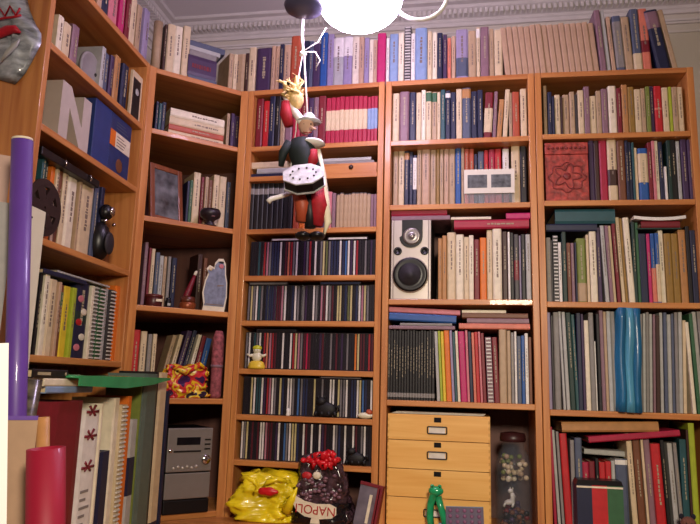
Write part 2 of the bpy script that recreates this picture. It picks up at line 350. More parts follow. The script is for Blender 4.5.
# shelves of B and C
row(B, 'B', '1', 'top shelf of middle bookcase', '''392.5 399 93 cream; 399.3 409 92 mauve; 409.3 416 92 navy; 416.3 421.3 93 cream; 421.5 425.8 90 ivory; 426 431.5 92 cream b:green:.8:.98; 431.5 437 92 beige b:green:.8:.98; 437 440.3 92 cream; 440.5 445.2 89 teal; 445.5 450.4 91 navy b:white:.86:.95; 450.7 456 92 navy; 456.3 462 89 cream; 462.3 470.7 88 slate b:tan:.8:.98; 471 477.3 91 navy; 477.6 483 90 navy;
484.5 492.5 92 dkred L3 b:cream:.15:.66; 493.5 497 91 mauve L3; 498 503 99 tan L5; 504 508.6 89 cream L4; 509 512.2 92 beige; 512.5 519.5 92 terra; 520.5 526.8 88 cream''')
row(B, 'B', '2', 'second shelf of middle bookcase', '''393 398 147 beige; 398.3 404 147 cream; 404.3 409 151 navy b:tan:.85:.97; 409 412.8 152 navy; 413 416.8 156 navy b:white:.35:.95; 417 421.4 149 beige; 421.7 430 146 sand; 430.3 436 146 beige; 436.3 439.5 148 gold; 439.7 443.5 146 beige; 444 448.8 147 sand; 449 455 147 beige; 455.3 461 146 blue; 461.3 464.2 147 beige; 464.5 469 149 terra; 469.3 474 149 terra; 474.3 477.5 155 navy; 478 484 152 slate; 484.3 488.5 150 red; 489 495 149 crimson; 495.2 501.5 149 red; 503 509 147 dkred b:white:.45:.97; 511.5 520 147 cream; 520.5 526.8 145 black''', .05)
row(B, 'B', '3', 'third shelf of middle bookcase', '''438 442 238 tan; 442.2 446.7 236 tan; 447 455.7 232 cream; 456 463.7 234 ivory; 464 469 237 cream; 469 473.7 236 ivory; 474 479.7 239 dkred; 480 486.8 238 orange; 487 492.5 230 cream; 492.8 501.8 228 ivory; 502.5 507.7 232 dkbrown; 508 510.2 232 white; 510.4 514 233 black; 514.2 519 234 dkgrey b:dkred:.3:.6; 519.3 521.2 235 lav; 521.4 525.6 234 black; 526 530.8 235 ltgrey''')
n = row(B, 'B', '4', 'fourth shelf of middle bookcase', '''387.5 434.5 330.5 black x17 n:magazine b:grey:.04:.1 tt''')
row(B, 'B', '4', 'fourth shelf of middle bookcase', '''435.5 438.7 331 ltgrey L-2.5 nt; 439 441.5 331 lime L-2.5 nt; 441.8 444.8 331 yellow L-2.5 nt; 445 450.5 331 orange L-2.5 nt; 450.8 453.4 331 lav L-2.5 nt; 453.6 456.2 332 teal L-2.5 nt; 456.4 459 331 ivory L-2.5 nt; 459.4 466 331 magenta L-2.5 nt; 466.3 468.8 331 pink L-2 nt; 469 472.3 332 navy L-2 nt; 472.6 475.4 332 salmon L-2 nt; 475.6 479 332 red L-2 nt; 479.3 481.6 332 pink L-2 nt; 481.8 485.3 333 dkred L-2 nt; 486.5 492.5 337 mauve s L-2; 493 498.5 337 dkred L-2; 499.3 507 330 beige nt; 507.3 511 331 beige nt; 511.3 514.5 333 grey; 514.8 517 332 white; 517.2 521.5 336 slate; 521.7 525 336 blue; 525.3 528.6 334 white; 529 532 337 brown''', .015, start=n)
row(C, 'C', '1', 'top shelf of right bookcase', '''544 547.3 85 beige; 548 552 93 navy; 552.3 554.7 97 navy; 555 560.5 95 cream; 561 563 97 dkbrown; 563.3 569.5 94 beige; 569.8 574.8 92 beige; 575 577.5 95 dkgrey; 578 584 91 cream; 584.3 590 87 mauve; 590.3 596.8 95 cream; 597 602 90 beige; 602.3 608.5 88 mauve; 609 617 85 ivory; 617.3 621.5 88 dkred; 622 628 85 tan; 628.3 634.5 87 gold; 634.8 641.5 89 cream; 641.8 646 88 beige; 646.3 650.5 87 olive; 651 654.5 86 purple; 655 662.7 86 red b:salmon:.5:.54; 663 669.2 87 cream; 669.5 672.3 87 lime; 672.5 678 87 beige; 678.3 683.5 87 cream''')
row(C, 'C', '2', 'second shelf of right bookcase', '''589.5 594.5 139 purple nt; 594.8 599.5 140 dkbrown nt; 600 607.8 137 crimson nt; 608 617.2 138 cream b:dkbrown:.25:.5; 617.8 625.5 140 brown; 626 629 141 navy; 629.2 632.5 142 navy; 632.8 635.2 142 teal; 635.5 638.3 147 cream; 638.8 648.3 148 blue b:cream:.35:.9; 648.6 652.5 143 dkred; 652.8 656 141 pink; 656.2 659.5 141 ivory; 660 664 141 navy; 664.3 667.3 167 white nt; 667.6 671.5 141 dkgreen; 672 677.5 140 black; 678 681.5 140 ltgrey; 682 688 140 purple; 688.3 693.8 140 purple''')
row(C, 'C', '3', 'third shelf of right bookcase', '''546.5 551.2 238 grey; 551.5 553.3 240 dkgrey; 553.6 558.8 235 dkgrey s; 559 562 243 white; 562.4 567 231 dkgreen; 567.5 571.5 243 brown; 571.8 575 243 mauve; 575.3 577 243 navy; 577.4 586.5 239 olive b:beige:.02:.3; 587 589.8 235 cream; 590 596.8 226 ivory; 597.4 601.7 228 purple; 603 607 225 ltgrey L-2; 607.4 611 226 mauve L-2; 611.4 614 226 cream L-2; 614.6 618 224 dkred L-2; 619 622.5 217 cream L-2; 622.9 625.5 218 gold L-2; 626 632 217 ivory L-2; 633 636.5 222 dkgreen; 637 640 222 green;
640.3 648 234 navy nt; 648.3 651.8 234 magenta; 652.1 656 233 blue b:salmon:.02:.5; 656.2 660 233 blue b:cream:.02:.55; 660.3 665 230 ivory; 665.4 672.5 234 gold; 672.8 679.6 234 gold; 680.2 687.5 230 tan; 688 692 226 black nt; 692.3 698 230 navy''')
row(C, 'C', '4', 'fourth shelf of right bookcase', '''547 551.5 312 lav nt; 552 554 316 dkgrey; 554.4 560.5 312 grey nt; 561 563.5 312 ltgrey L-1.5 nt; 564 567.5 312 ltgrey L-1.5 nt; 568 573.3 313 dkgreen L-1.5; 573.8 577.3 314 teal L-1.5; 577.6 582.2 313 navy nt; 582.4 585 314 purple nt; 585.3 589.8 321 ivory nt; 590 595 313 grey nt; 595.3 597 341 white nt; 597.4 600.5 314 black nt; 600.8 604.8 311 mauve nt; 605 608 312 beige nt; 608.2 612 311 ltgrey nt; 612.3 617 312 grey nt;''', dom='magazine')
row(C, 'C', '4', 'right half of magazine shelf, right bookcase', '''639.5 642.5 314 grey L2.5 nt; 643 645.8 314 ltgrey L2.5 nt; 646.2 649.3 313 grey L2.5 nt; 649.8 652.8 314 ltgrey L2.5 nt; 653.2 655.8 314 mauve L2.5 nt; 656.2 660 315 dkbrown L2.5 nt; 660.4 663.6 313 ltgrey L2 nt; 664 667.3 313 slate L2 nt; 667.8 671.8 314 ltgrey L2 nt; 672.2 675 314 slate L2 nt; 675.4 678.8 313 grey L2 nt; 679.2 683 312 ltgrey L2.5 nt; 683.6 687 320 cream L2.5 nt;''', dom='magazine')
row(C, 'C', '4', 'far right end of magazine shelf', '''689 692.5 322 ivory L-1.5 nt; 693 696.5 314 green L-1.5 nt; 697 701 312 ltgrey L-1.5 nt; 701.6 706 312 grey L-1.5 nt''', dom='magazine')
row(C, 'C', '5', 'bottom shelf of right bookcase', '''552 555 427 crimson nt L-1.5; 555.5 558.5 431 ltgrey L-2.5 nt; 559.2 562 432 grey L-2.5 nt; 563 570.5 434 red L-2.5 nt; 571.5 575.5 440 grey nt; 576 583 438 slate; 583.5 590 462 crimson; 590.3 596.5 462 dkred b:lav:.3:.6; 597 600.2 459 black; 600.5 606.5 462 red; 606.8 612.5 462 red b:dkred:.5:.7; 613 616.8 461 ltgrey; 617.3 629.5 459 slate b:white:.93:.99 nt; 630 635.5 434 cream L-2; 636.3 643.5 434 brown L-2; 644.3 646.8 435 cream L-2; 647.5 653.7 435 mauve L-2; 654.7 664 444 red L-2 r.01; 664.8 668.5 441 black L-2; 672 677 443 ltgrey L-2; 677.8 681.5 443 grey L-2; 682.2 689 440 teal; 689.5 692 430 dkbrown; 692.3 698.5 424 lime nt''')
# A: upper rows
row(A, 'A', '1', 'top shelf of narrow bookcase', '''255.3 262 98 dkred; 262.3 268.8 100 red; 269 274.5 96 navy; 274.7 279.8 96 black; 280.2 284.7 100 beige; 285 292 99 mauve; 292.5 300 99 crimson; 300.5 308 98 dkred; 308.3 313 98 purple; 313.3 318 97 mauve; 318.3 325.5 97 dkred;
326 367 97 crimson x9 b:cream:.3:.72 nt; 367.3 377.3 96 crimson x3 b:ltblue:.3:.74 nt''')
row(A, 'A', '3', 'third shelf of narrow bookcase', '''249 292.5 183 black x9 n:binder b:grey:.76:.88 nt; 293 299 186 terra; 299.3 305 187 orange; 305.5 312 190 brown; 312.3 318 190 dkred; 318.3 325.5 191 purple''', .025)
row(A, 'A', '3', 'right part of third shelf, narrow bookcase', '''327 331.5 192 pink n:case nt; 332 335.5 193 mauve n:case nt; 336 370 193 dkgrey x9 n:case b:beige:.03:.97 nt; 370.3 376.3 194 mauve n:case nt x2''', .02)
for i, (x0, x1, y0, y1, c, lb, z) in enumerate([(252, 286, 162, 172.5, 'grey', 'grey book lying under the cream one, second shelf of narrow bookcase', None), ]):
    pass
z = S['A']['2']
z = flat(A, 250, 296, 171.5, 175.5, 'navy', z, 'navy book lying lowest on second shelf of narrow bookcase')
z = flat(A, 257, 297, 166, 171, 'ltgrey', z, 'light grey book lying in middle of small pile, narrow bookcase')
z = flat(A, 249, 287, 157.5, 164, 'cream', z, 'cream book lying on top of small pile, narrow bookcase')
z = S['A']['2']
# shallow wooden tray with a dark knob
ua = A.px(316, 170, .0)[0]; r = empty('wooden_tray', A.at(ua, .004, z), A.a); tag(r, 'flat pine box drawer with dark knob, second shelf of narrow bookcase', 'drawer'); tw = A.W-ua-.003
MB().box(0, tw, 0, .012, 0, .036).box(0, .01, .012, .2, 0, .036).box(tw-.01, tw, .012, .2, 0, .036).box(.01, tw-.01, .012, .2, 0, .008).box(.01, tw-.01, .19, .2, .008, .036).build('tray_body', PINE('X'), r, .001)
MB().lathe([(.006, 0), (.0085, .004), (.004, .008)], 12, M=Matrix.Translation((tw*.58, .001, .021)) @ Matrix.Rotation(pi/2, 4, 'X')).build('knob', bm_('dkbrown'), r)
z += .0365
z = flat(A, 322, 374, 160.5, 163.6, 'grey', z, 'grey magazine lying on the pine box drawer')
z = flat(A, 318, 371, 157, 160.2, 'ltgrey', z, 'light grey magazine lying uppermost over the pine box drawer')
# disc cases
CD = dict(k='#17131a', n='#1f2746', w='#cfc9c4', g='#6b6668', r='#8e2028', m='#4d1422', p='#a06a78', s='#b86a50', o='#c06a2a', y='#b5a878', b='#3a5f90', t='#23444a', v='#33203f', l='#5c6038', c='#a01840')
CN = dict(k='black', n='navy', w='white', g='grey', r='red', m='maroon', p='pink', s='salmon', o='orange', y='cream', b='blue', t='teal', v='purple', l='olive', c='crimson')
CDM = {}
clear = mat('case_edge', '#2a262c', .2, .05, 30)
def cdmesh(k, w, h):
    q = (k, round(w, 4))
    if q not in CDM:
        mb = MB().box(0, w, 0, .14, 0, h, 1).box(w*.17, w*.83, -.0006, .0, .003, h-.003, 0)
        o = mb.build('disc_case', [mat('disc_'+k, CD[k], .35, .15, 70), clear]); CDM[q] = o.data; bpy.data.objects.remove(o)
    return CDM[q]
def cds(shelf, s, which, lying):
    z = S['A'][shelf]; n = len(s); u0 = .012; step = (A.W-.016)/n
    cnt = {}
    for i, k in enumerate(s):
        h = .1245; o = bpy.data.objects.new('disc_case', cdmesh(k, step-.0006, h)); COL.objects.link(o)
        o.location = A.at(u0+i*step, .022+random.uniform(-.003, .003), z+.0003); o.rotation_euler = (0, 0, A.a)
        tag(o, 'disc case with %s spine, %s from left, %s disc row of narrow bookcase' % (CN[k], ordn(i+1), which), 'disc case', 'disc cases in the narrow bookcase')
    for j, (x0, x1, c) in enumerate(lying):
        ua = A.px(x0, 250, .03)[0]; ub = A.px(x1, 250, .03)[0]
        m = min(2, max(1, int((ub-ua)/.142)))
        for q in range(m):
            o = bpy.data.objects.new('disc_case', None); bpy.data.objects.remove(o)
            o = MB().box(0, .142, 0, .125, 0, .009, 1).box(.004, .138, -.0006, 0, .0015, .0075, 0).build('disc_case', [mat('disc_'+c[q], CD[c[q]], .35), clear])
            o.location = A.at(ua+q*.144, .018, z+.1255); o.rotation_euler = (0, 0, A.a)
            tag(o, '%s disc case lying across the upright ones, %s such from left, %s disc row' % (CN[c[q]], ordn(1+q+j*2), which), 'disc case', 'disc cases in the narrow bookcase')
cds('4', "kkktkrpgnnnwkmsrgwkkvgrkwkgylgnnnwnbwvwrkkgkvk", 'uppermost', [(272, 300, 'w'), (328, 372, 'w')])
cds('5', "gygwtgknnnvmmpwkknwgkgvkkwgkpmwgmkyyknlyknwpygkk", 'second', [(252, 320, 'gk'), (322, 372, 'n')])
cds('6', "gwktgwkrsprmkkwkkwrypgmcmkkkvmkkgkmkvkgkkoymmkrm", 'third', [(262, 330, 'kg')])
cds('7', "kkkywttwvrpwgkynkwwgkbgnnkkykkgkkwwkyggwknnwybnkw", 'fourth', [(325, 365, 'g')])
cds('8', "wgykmkmwwpmmkvwkbgwyynkwmkwkkwvmkkwgnkwkkwmkgwkk", 'lowest', [])
# lying books in B
z3 = S['B']['3']
sp_u0, sp_z1 = B.px(391, 220, .02); 
# ------------------------------------------------------------------ loudspeaker
def at(bay, x, d, z, name, label, cat, yref, group=None):
    u = bay.px(x, yref, d)[0]; r = empty(name, bay.at(u, d, z), bay.a); tag(r, label, cat, group); return r
SILV = mat('silver_plastic', '#b9b0a6', .35, .03, 30, metal=.4); BLK = mat('black_plastic', '#0c0a0d', .35, .05, 40); CONE = mat('speaker_cone', '#2a262b', .6, .1, 60)
def disc(m, cx, cz, prof, n=28, y=0, sx=1):
    return m.lathe([(r_, h_) for r_, h_ in prof], n, M=Matrix.Translation((cx, y, cz)) @ Matrix.Rotation(pi/2, 4, 'X'), sx=sx)
def speaker(r, W, H, D):
    MB().box(0, W, .006, D, 0, H).build('cabinet', mat('speaker_side', '#211b1e', .5), r, .002)
    MB().box(0, W*.06, 0, .006, 0, H).box(W*.94, W, 0, .006, 0, H).box(W*.06, W*.94, 0, .006, 0, H).build('front_baffle', SILV, r, .002)
    p = [(W*.27, H*1.0), (W*.27, H*.80)]+[(W*.5-W*.29*cos(t)*1.0, H*.78-W*.27*sin(t)) for t in [pi*i/10 for i in range(11)]]+[(W*.79, H*.80), (W*.79, H*1.0)]
    MB().prism(p, -.004, .0, 'y').build('tweeter_surround', BLK, r)
    tw = disc(MB(), W*.52, H*.79, [(W*.22, 0), (W*.22, .004), (W*.17, .006), (W*.10, .001), (W*.07, .005), (W*.0+.002, .007)], y=-.003).build('tweeter', mat('tweeter_metal', '#8f8884', .3, .05, metal=.7), r)
    for cx in (W*.17, W*.84):
        disc(MB(), cx, H*.605, [(W*.105, 0), (W*.105, .002), (W*.07, .003), (W*.06, .001)], y=0).build('port', BLK, r)
    wf = disc(MB(), W*.49, H*.305, [(W*.455, 0), (W*.455, .004), (W*.42, .007)]).build('woofer_ring', SILV, r)
    disc(MB(), W*.49, H*.305, [(W*.43, .0), (W*.43, .009), (W*.38, .012), (W*.32, .008), (W*.28, .010)], y=0).build('woofer_surround', BLK, r)
    disc(MB(), W*.49, H*.305, [(W*.29, .0), (W*.27, .0105), (W*.13, .0115), (W*.12, .014), (W*.01, .018)], y=0).build('woofer_cone', CONE, r)
ua = B.px(391, 258, .012)[0]; ub = B.px(431, 258, .012)[0]; zt = B.px(410, 220, .012)[1]
r = empty('loudspeaker', B.at(ua, .012, z3+.0005), B.a); tag(r, 'silver two way loudspeaker on the third shelf of the middle bookcase', 'loudspeaker'); SH = zt-z3-.001; speaker(r, ub-ua, SH, .2)
z = z3+SH+.0005
z = flat(B, 391.5, 450, 214.5, 219, 'mauve', z, 'mauve book lying directly on top of the silver loudspeaker')
z = flat(B, 391.5, 447, 204.8, 213.5, 'crimson', z, 'crimson book lying uppermost above the silver loudspeaker')
zz = S['B']['3']+.2355
zz = B.px(500, 228, .01)[1]
flatz = flat(B, 454, 529, 217, 226, 'crimson', zz, 'thick crimson book lying across the upright books, third shelf of middle bookcase', title=True)
flat(B, 451, 491, 209.5, 212, 'ivory', flatz+.001, 'thin white book lying on the thick crimson one, left end')
flat(B, 506, 530, 207, 213, 'magenta', flatz, 'magenta book lying on the thick crimson one, right end')
# lying stacks, fourth shelf of B
z4 = B.px(420, 330.5, .015)[1]+.004
z = flat(B, 389, 455, 326.5, 330, 'mauve', z4, 'mauve book lying on the black magazines, lowest of left pile', tilt=0)
z = flat(B, 400, 452, 324, 326.5, 'grey', z, 'thin grey book lying in the left pile over black magazines')
z = flat(B, 389, 456, 315.5, 323, 'blue', z, 'blue book lying in the left pile over black magazines', tilt=-2.5)
z = flat(B, 389, 460, 309.5, 314.5, 'pink', z+.001, 'pink book topping the left pile over black magazines', tilt=-2.5)
z4 = B.px(490, 330, .015)[1]+.003
z = flat(B, 459, 530, 324.5, 330, 'salmon', z4, 'salmon pink book lying lowest in right pile, fourth shelf of middle bookcase')
z = flat(B, 467, 529, 318.5, 323.5, 'mauve', z, 'mauve book lying second in right pile, fourth shelf of middle bookcase')
z = flat(B, 462, 528, 312.5, 317.5, 'brown', z, 'brown book lying third in right pile, fourth shelf of middle bookcase')
z = flat(B, 462, 506, 309, 312, 'ivory', z, 'thin white book topping right pile, fourth shelf of middle bookcase')
# twin picture in acrylic holder
ua, zt = B.px(464, 170, .02); ub = B.px(514.6, 182, .02)[0]; W = ub-ua
r = empty('picture_stand', B.at(ua, .02, S['B']['2']+.001), B.a+R(1)); tag(r, 'white mounted pair of grey pictures in clear stand before crimson books', 'picture')
H = zt-S['B']['2']
glass = mat('acrylic', '#cfd6d6', .05, .02, alpha=.16)
MB().box(0, W, .004, .006, 0, H).box(0, W, .004, .045, 0, .002).build('acrylic_stand', glass, r)
z0 = H-.083
MB().box(0, W, .001, .004, z0, H).build('mount', mat('mount_card', '#d8d2c2', .7, .03), r)
for x0, x1 in ((W*.07, W*.46), (W*.54, W*.93)):
    MB().box(x0, x1, 0, .001, z0+.019, H-.019).build('picture', mat('grey_photo', '#55585a', .6, .55, 60), r)
# ------------------------------------------------------------------ C extras
ua, zt = C.px(544.5, 143, .01); ub = C.px(588.7, 172, .01)[0]; W = ub-ua; H = C.px(566, 142, .01)[1]-S['C']['2']-.002
r = empty('ornate_box', C.at(ua, .01, S['C']['2']+.0005), C.a); tag(r, 'carved dark red box with lid, second shelf of right bookcase', 'box')
orn = mat('ornate_red', '#96382f', .5, .55, 55, .8)
MB().box(0, W, .0, .2, 0, H*.79).build('box_body', orn, r, .002)
MB().box(-.001, W+.001, -.002, .203, H*.795, H).build('lid', orn, r, .003)
cm = MB(); 
cm.tube([(W*.5+W*.24*cos(t)*(1+.35*cos(5*t)), -.0012, H*.42+W*.24*sin(t)*(1+.35*cos(5*t))) for t in [2*pi*q/60 for q in range(60)]], .0022, 6, closed=True)
cm.ball((W*.5, -.001, H*.42), (.012, .003, .012), 10)
cm.tube([(W*.5+W*.40*cos(t)*(1+.1*cos(8*t)), -.001, H*.4+W*.34*sin(t)*(1+.1*cos(8*t))) for t in [2*pi*q/48 for q in range(48)]], .0022, 6, closed=True)
for q in range(9): cm.ball((W*(.08+.105*q), -.003, H*.9), .005, 8)
cm.build('carved_relief', mat('relief_red', '#7a2a28', .5, .3, 60), r)
z = C.px(580, 231, .012)[1]
z = flat(C, 546, 597, 222.5, 230, 'navy', z, 'navy book lying under the teal one, third shelf of right bookcase')
z = flat(C, 555, 615, 206.5, 221, 'teal', z, 'thick teal book lying below the ornate red box')
z = C.px(660, 229, .012)[1]
z = flat(C, 637, 681, 226.5, 229, 'dkgreen', z, 'dark green book lying lowest of pile at right end, third shelf', h=.005)
z = flat(C, 641, 680, 219.5, 226, 'dkred', z, 'dark red book lying under the sagging white one, third shelf')
# sagging white book
ua = C.px(634, 218, .01)[0]; ub = C.px(686, 218, .01)[0]; W = ub-ua
r = empty('softcover_book', C.at(ua, .01, z+.0005), C.a); tag(r, 'sagging white softcover book lying on the dark red one, third shelf', 'book')
def sag(m, t0, t1, y0, y1, a=.006):
    n = 12; v = []
    for i in range(n+1):
        x = W*i/n; s_ = a*((2*i/n-1)**2)
        v += [(x, y0, s_+t0), (x, y1, s_+t0), (x, y1, s_+t1), (x, y0, s_+t1)]
    f = [(0, 3, 2, 1), (4*n, 4*n+1, 4*n+2, 4*n+3)]
    for i in range(n):
        a_, b_ = 4*i, 4*i+4
        for q in range(4): f.append((a_+q, b_+q, b_+(q+1) % 4, a_+(q+1) % 4))
    m.add(v, f)
m_ = MB(); sag(m_, 0, .001, 0, .2); sag(m_, .009, .010, 0, .2); sag(m_, .001, .009, 0, .001); m_.build('cover', bm_('white'), r)
m_ = MB(); sag(m_, .001, .009, .001, .196); m_.build('page_block', PAGE, r)
# blue plastic magazine bag sticking out
u0 = C.px(617, 360, -.02)[0]; u1 = C.px(640, 350, -.02)[0]; W = u1-u0; H = C.px(630, 306, -.02)[1]-S['C']['4']
bl = mat('blue_plastic', '#1c5f88', .4, .25, 18, .3, stretch=(6, 1, .3), coat=.3)
r = empty('document_sleeve', C.at(u0, -.02, S['C']['4']+.0005), C.a); r.rotation_euler = (0, R(2), C.a); tag(r, 'glossy blue plastic sleeve bulging among grey magazines', 'document sleeve')
n = 10
for q in range(3):
    m_ = MB(); v = []; f = []
    w0 = W*.30
    for i in range(n+1):
        z_ = H*.985*i/n; bulge = .0025*sin(i*.8+q*2)+.003
        yb_ = .2 if z_ < .30 else .008; x0_ = q*W*.33+.0015*sin(i*.9+q); v += [(x0_, .0-bulge+.004, z_), (x0_+w0, -bulge*1.2+.003, z_), (x0_+w0, yb_, z_), (x0_, yb_, z_)]
    f = [(3, 2, 1, 0), (4*n, 4*n+1, 4*n+2, 4*n+3)]
    for i in range(n):
        for k in range(4): f.append((4*i+k, 4*i+(k+1) % 4, 4*i+4+(k+1) % 4, 4*i+4+k))
    m_.add(v, f, 0, True); m_.build('plastic_fold', bl if q != 1 else mat('blue_plastic_light', '#4f8fae', .25, .3, 20, .3, stretch=(4, 1, .3)), r)
# bottom of C
z = C.px(610, 433, .02)[1]
flat(C, 562, 659, 421, 431, 'tan', z-.002, 'long tan book lying slantwise under the magazine shelf', tilt=2.2, title=False)
flat(C, 589, 681, 432, 438, 'crimson', C.px(589, 443, 0)[1], 'long crimson book lying slantwise below the tan one', tilt=6.5, rec=.005)
flat(C, 584, 631, 446, 451, 'ltgrey', C.px(600, 456, .05)[1], 'light grey book lying over the short red books, bottom shelf', rec=.05, tilt=-2)
# striped box standing in front
uu = C.px(577, 500, -.06)[0]; u2 = C.px(623.5, 500, -.06)[0]; W = u2-uu; H = C.px(600, 483, -.06)[1]-LED
r = empty('striped_box', C.at(uu, -.06, LED+.0008), C.a); tag(r, 'navy, red and green striped box with black lid before the books', 'box')
o = MB().box(0, W*.33, 0, .05, 0, H-.008).build('stripe_panel', bm_('navy'), r); o['label'] = 'navy stripe'
o = MB().box(W*.33, W*.66, 0, .05, 0, H-.008).build('stripe_panel', bm_('red'), r); o['label'] = 'red stripe'
o = MB().box(W*.66, W, 0, .05, 0, H-.008).build('stripe_panel', bm_('green'), r); o['label'] = 'green stripe'
MB().box(0, W, -.0015, .0, H-.0155, H-.0105).build('white_piping', bm_('ivory'), r)
MB().prism([(-.001, H-.0075), (W+.001, H-.0075), (W*.97, H+.006), (W*.03, H+.006)], -.001, .052, 'y').build('lid', BLK, r)
# small red plush ends either side of it, dark toy to its right
for x, rot, lb in ((573.5, 14, 'left'), (628.5, -14, 'right')):
    u = C.px(x, 512, -.07)[0]
    o = MB().ball((0, 0, .030), (.010, .010, .030), 14, fn=lambda d: 1+.12*sin(6*d.x+9*d.z)).build('plush_peg', mat('red_plush', '#c03038', .9, .2, 120, .5)); o.location = C.at(u, -.075, LED+.001); o.rotation_euler = (0, R(-rot), C.a)
    tag(o, 'small red plush peg leaning at the %s side of striped box' % lb, 'ornament', 'red plush pegs beside the striped box')
u = C.px(686, 505, -.04)[0]
r = empty('toy_animal', C.at(u, -.05, LED+.001), C.a); tag(r, 'dark plush toy animal with brown face, right end of bottom shelf', 'toy')
PLD = mat('dark_plush', '#1c1a26', .95, .2, 150, .6); PLB = mat('brown_plush', '#6b4438', .95, .2, 150, .6)
MB().ball((.01, .02, .03), (.036, .03, .032), 18).build('body', PLD, r)
h_ = MB().ball((.0, .0, .072), (.021, .02, .019), 16).build('head', PLB, r)
MB().ball((-.006, -.018, .067), (.009, .008, .007), 10).build('muzzle', PLB, h_)
for sx in (-1, 1):
    MB().ball((sx*.016, .004, .09), (.007, .005, .008), 10).build('ear', PLD, h_); MB().ball((-.004+sx*.007, -.0185, .076), .0018, 8).build('eye', BLK, h_)
    MB().tube([(sx*.022+.005, -.0, .045), (sx*.030, -.018, .03), (sx*.024, -.03, .012)], [.01, .009, .008]).build('arm', PLD, r)
    MB().tube([(sx*.018+.005, -.0, .014), (sx*.022, -.03, .01)], [.012, .009]).build('leg', PLD, r)
# ------------------------------------------------------------------ drawer chest
ua = B.px(386.5, 450, .004)[0]+.002; ub = B.px(490.5, 450, .004)[0]; W = ub-max(ua, .002); ua = max(ua, .002); zt = B.px(440, 415.5, .004)[1]; H = zt-S['B']['5']
r = empty('drawer_chest', B.at(ua, .004, S['B']['5']+.0005), B.a); tag(r, 'birch chest of small drawers with label holders, foot of middle bookcase', 'drawer chest')
MB().box(0, W, .008, .25, 0, .006).box(0, W, .008, .25, H-.006, H).box(0, .006, .008, .25, .006, H-.006).box(W-.006, W, .008, .25, .006, H-.006).box(.006, W-.006, .244, .25, .006, H-.006).build('carcass', BIRCH, r)
zb = [B.px(440, y, .004)[1]-S['B']['5'] for y in (416.5, 441.5, 470.5, 499)]+[.004]
HOLE = mat('finger_hole', '#0b0706', .9); CHR = mat('dark_steel', '#3a3634', .35, .05, metal=.8); PAP = mat('label_paper', '#d5cdc0', .7)
for i in range(4):
    zt_, zb_ = zb[i], zb[i+1]+.0015; h_ = zt_-zb_
    d = MB().box(.001, W-.001, -.004, .007, zb_, zt_-.0005).box(.01, W-.01, .007, .23, zb_+.003, zb_+.006).build('drawer', BIRCH, r, .0008)
    nf = max(5, int(h_/.009))
    for sx in (.0, W-.007):
        fj = MB().box(sx+.001+(.004 if sx else 0), sx+.002+(.004 if sx else 0), -.0045, -.0039, zb_, zb_+h_*.98)
        for q in range(0, nf, 2): fj.box(sx+.001, sx+.006, -.0045, -.0039, zb_+q*h_/nf, zb_+(q+1)*h_/nf*.995)
        fj.build('finger_joint', wood('birch_end', '#c48a3e', '#d09a48', 'Z', .5, False), d)
    MB().box(W*.46, W*.53, -.0046, -.0038, zt_-.019, zt_-.004).build('finger_hole', HOLE, d)
    if i != 2 and i != 3 or i == 3:
        cz_ = zt_-.030-(.013 if h_ > .07 else .008); cx = W*.49; a_, b_ = .030, .0105
        if i == 3: cx = W*.46
        pts = [(cx+a_*max(-1, min(1, 1.3*cos(t))), -.006, cz_+b_*max(-1, min(1, 1.4*sin(t)))) for t in [2*pi*q/32 for q in range(32)]]
        lh = MB().tube(pts, .0022, 6, closed=True).build('label_holder', CHR, d)
        MB().box(cx-a_*.85, cx+a_*.85, -.0052, -.0042, cz_-b_*.8, cz_+b_*.8).build('label_card', PAP, lh)
# papers lying on the chest
o = MB(); 
for i in range(5): o.box(.01+i*.003, W-.02+i*.002, .02+i*.004, .22, H+.001+i*.0012, H+.0019+i*.0012)
pp = o.build('paper_stack', PAP); pp.location = B.at(ua, .004, S['B']['5']+.0005); pp.rotation_euler = (0, 0, B.a); tag(pp, 'thin stack of loose paper lying on the birch drawer chest', 'papers')
# glass jar right of the chest
u = B.px(514, 480, .06)[0]; zb0 = S['B']['5']+.001
r = empty('glass_jar', B.at(u, .09, zb0), B.a); tag(r, 'glass jar of pale sweets and small toys beside the drawer chest', 'jar')
GL = mat('jar_glass', '#6a7078', .04, 0, alpha=.13, spec=.5)
gz = B.px(512, 432, .07)[1]-zb0
MB().lathe([(.045, 0), (.055, .004), (.057, .02), (.057, gz*.66), (.047, gz*.78), (.036, gz*.84), (.036, gz*.9), (.033, gz*.9), (.033, gz*.84), (.044, gz*.77), (.0545, gz*.65), (.0545, .021), (.04, .006)], 28).build('jar_body', GL, r)
MB().lathe([(.040, gz*.9), (.041, gz*.93), (.038, gz*.985), (.01, gz*1.0)], 24).build('lid', mat('lid_dark', '#3a1a1c', .4), r)
cols = ['ivory', 'cream', 'olive', 'beige', 'dkred', 'black', 'grey']
for i in range(84):
    t_ = random.random()*6.28; rr_ = .041*math.sqrt(random.random()); zz_ = .012+random.random()*gz*.22 if i < 34 else gz*(.50+.26*random.random())
    c_ = random.choice(['dkred', 'black', 'purple', 'brown'] if i < 34 else ['ivory', 'cream', 'olive', 'beige', 'cream'])
    o = MB().ball((0, 0, 0), (.0085, .007, .008), 10).build('sweet', bm_(c_)); o.location = B.at(u+rr_*cos(t_), .09+rr_*sin(t_), zb0+zz_)
    tag(o, ('dark round sweet in the bottom of the glass jar' if i < 34 else 'pale round sweet in the upper part of the glass jar'), 'sweet', 'dark sweets in the glass jar' if i < 34 else 'pale sweets in the glass jar')
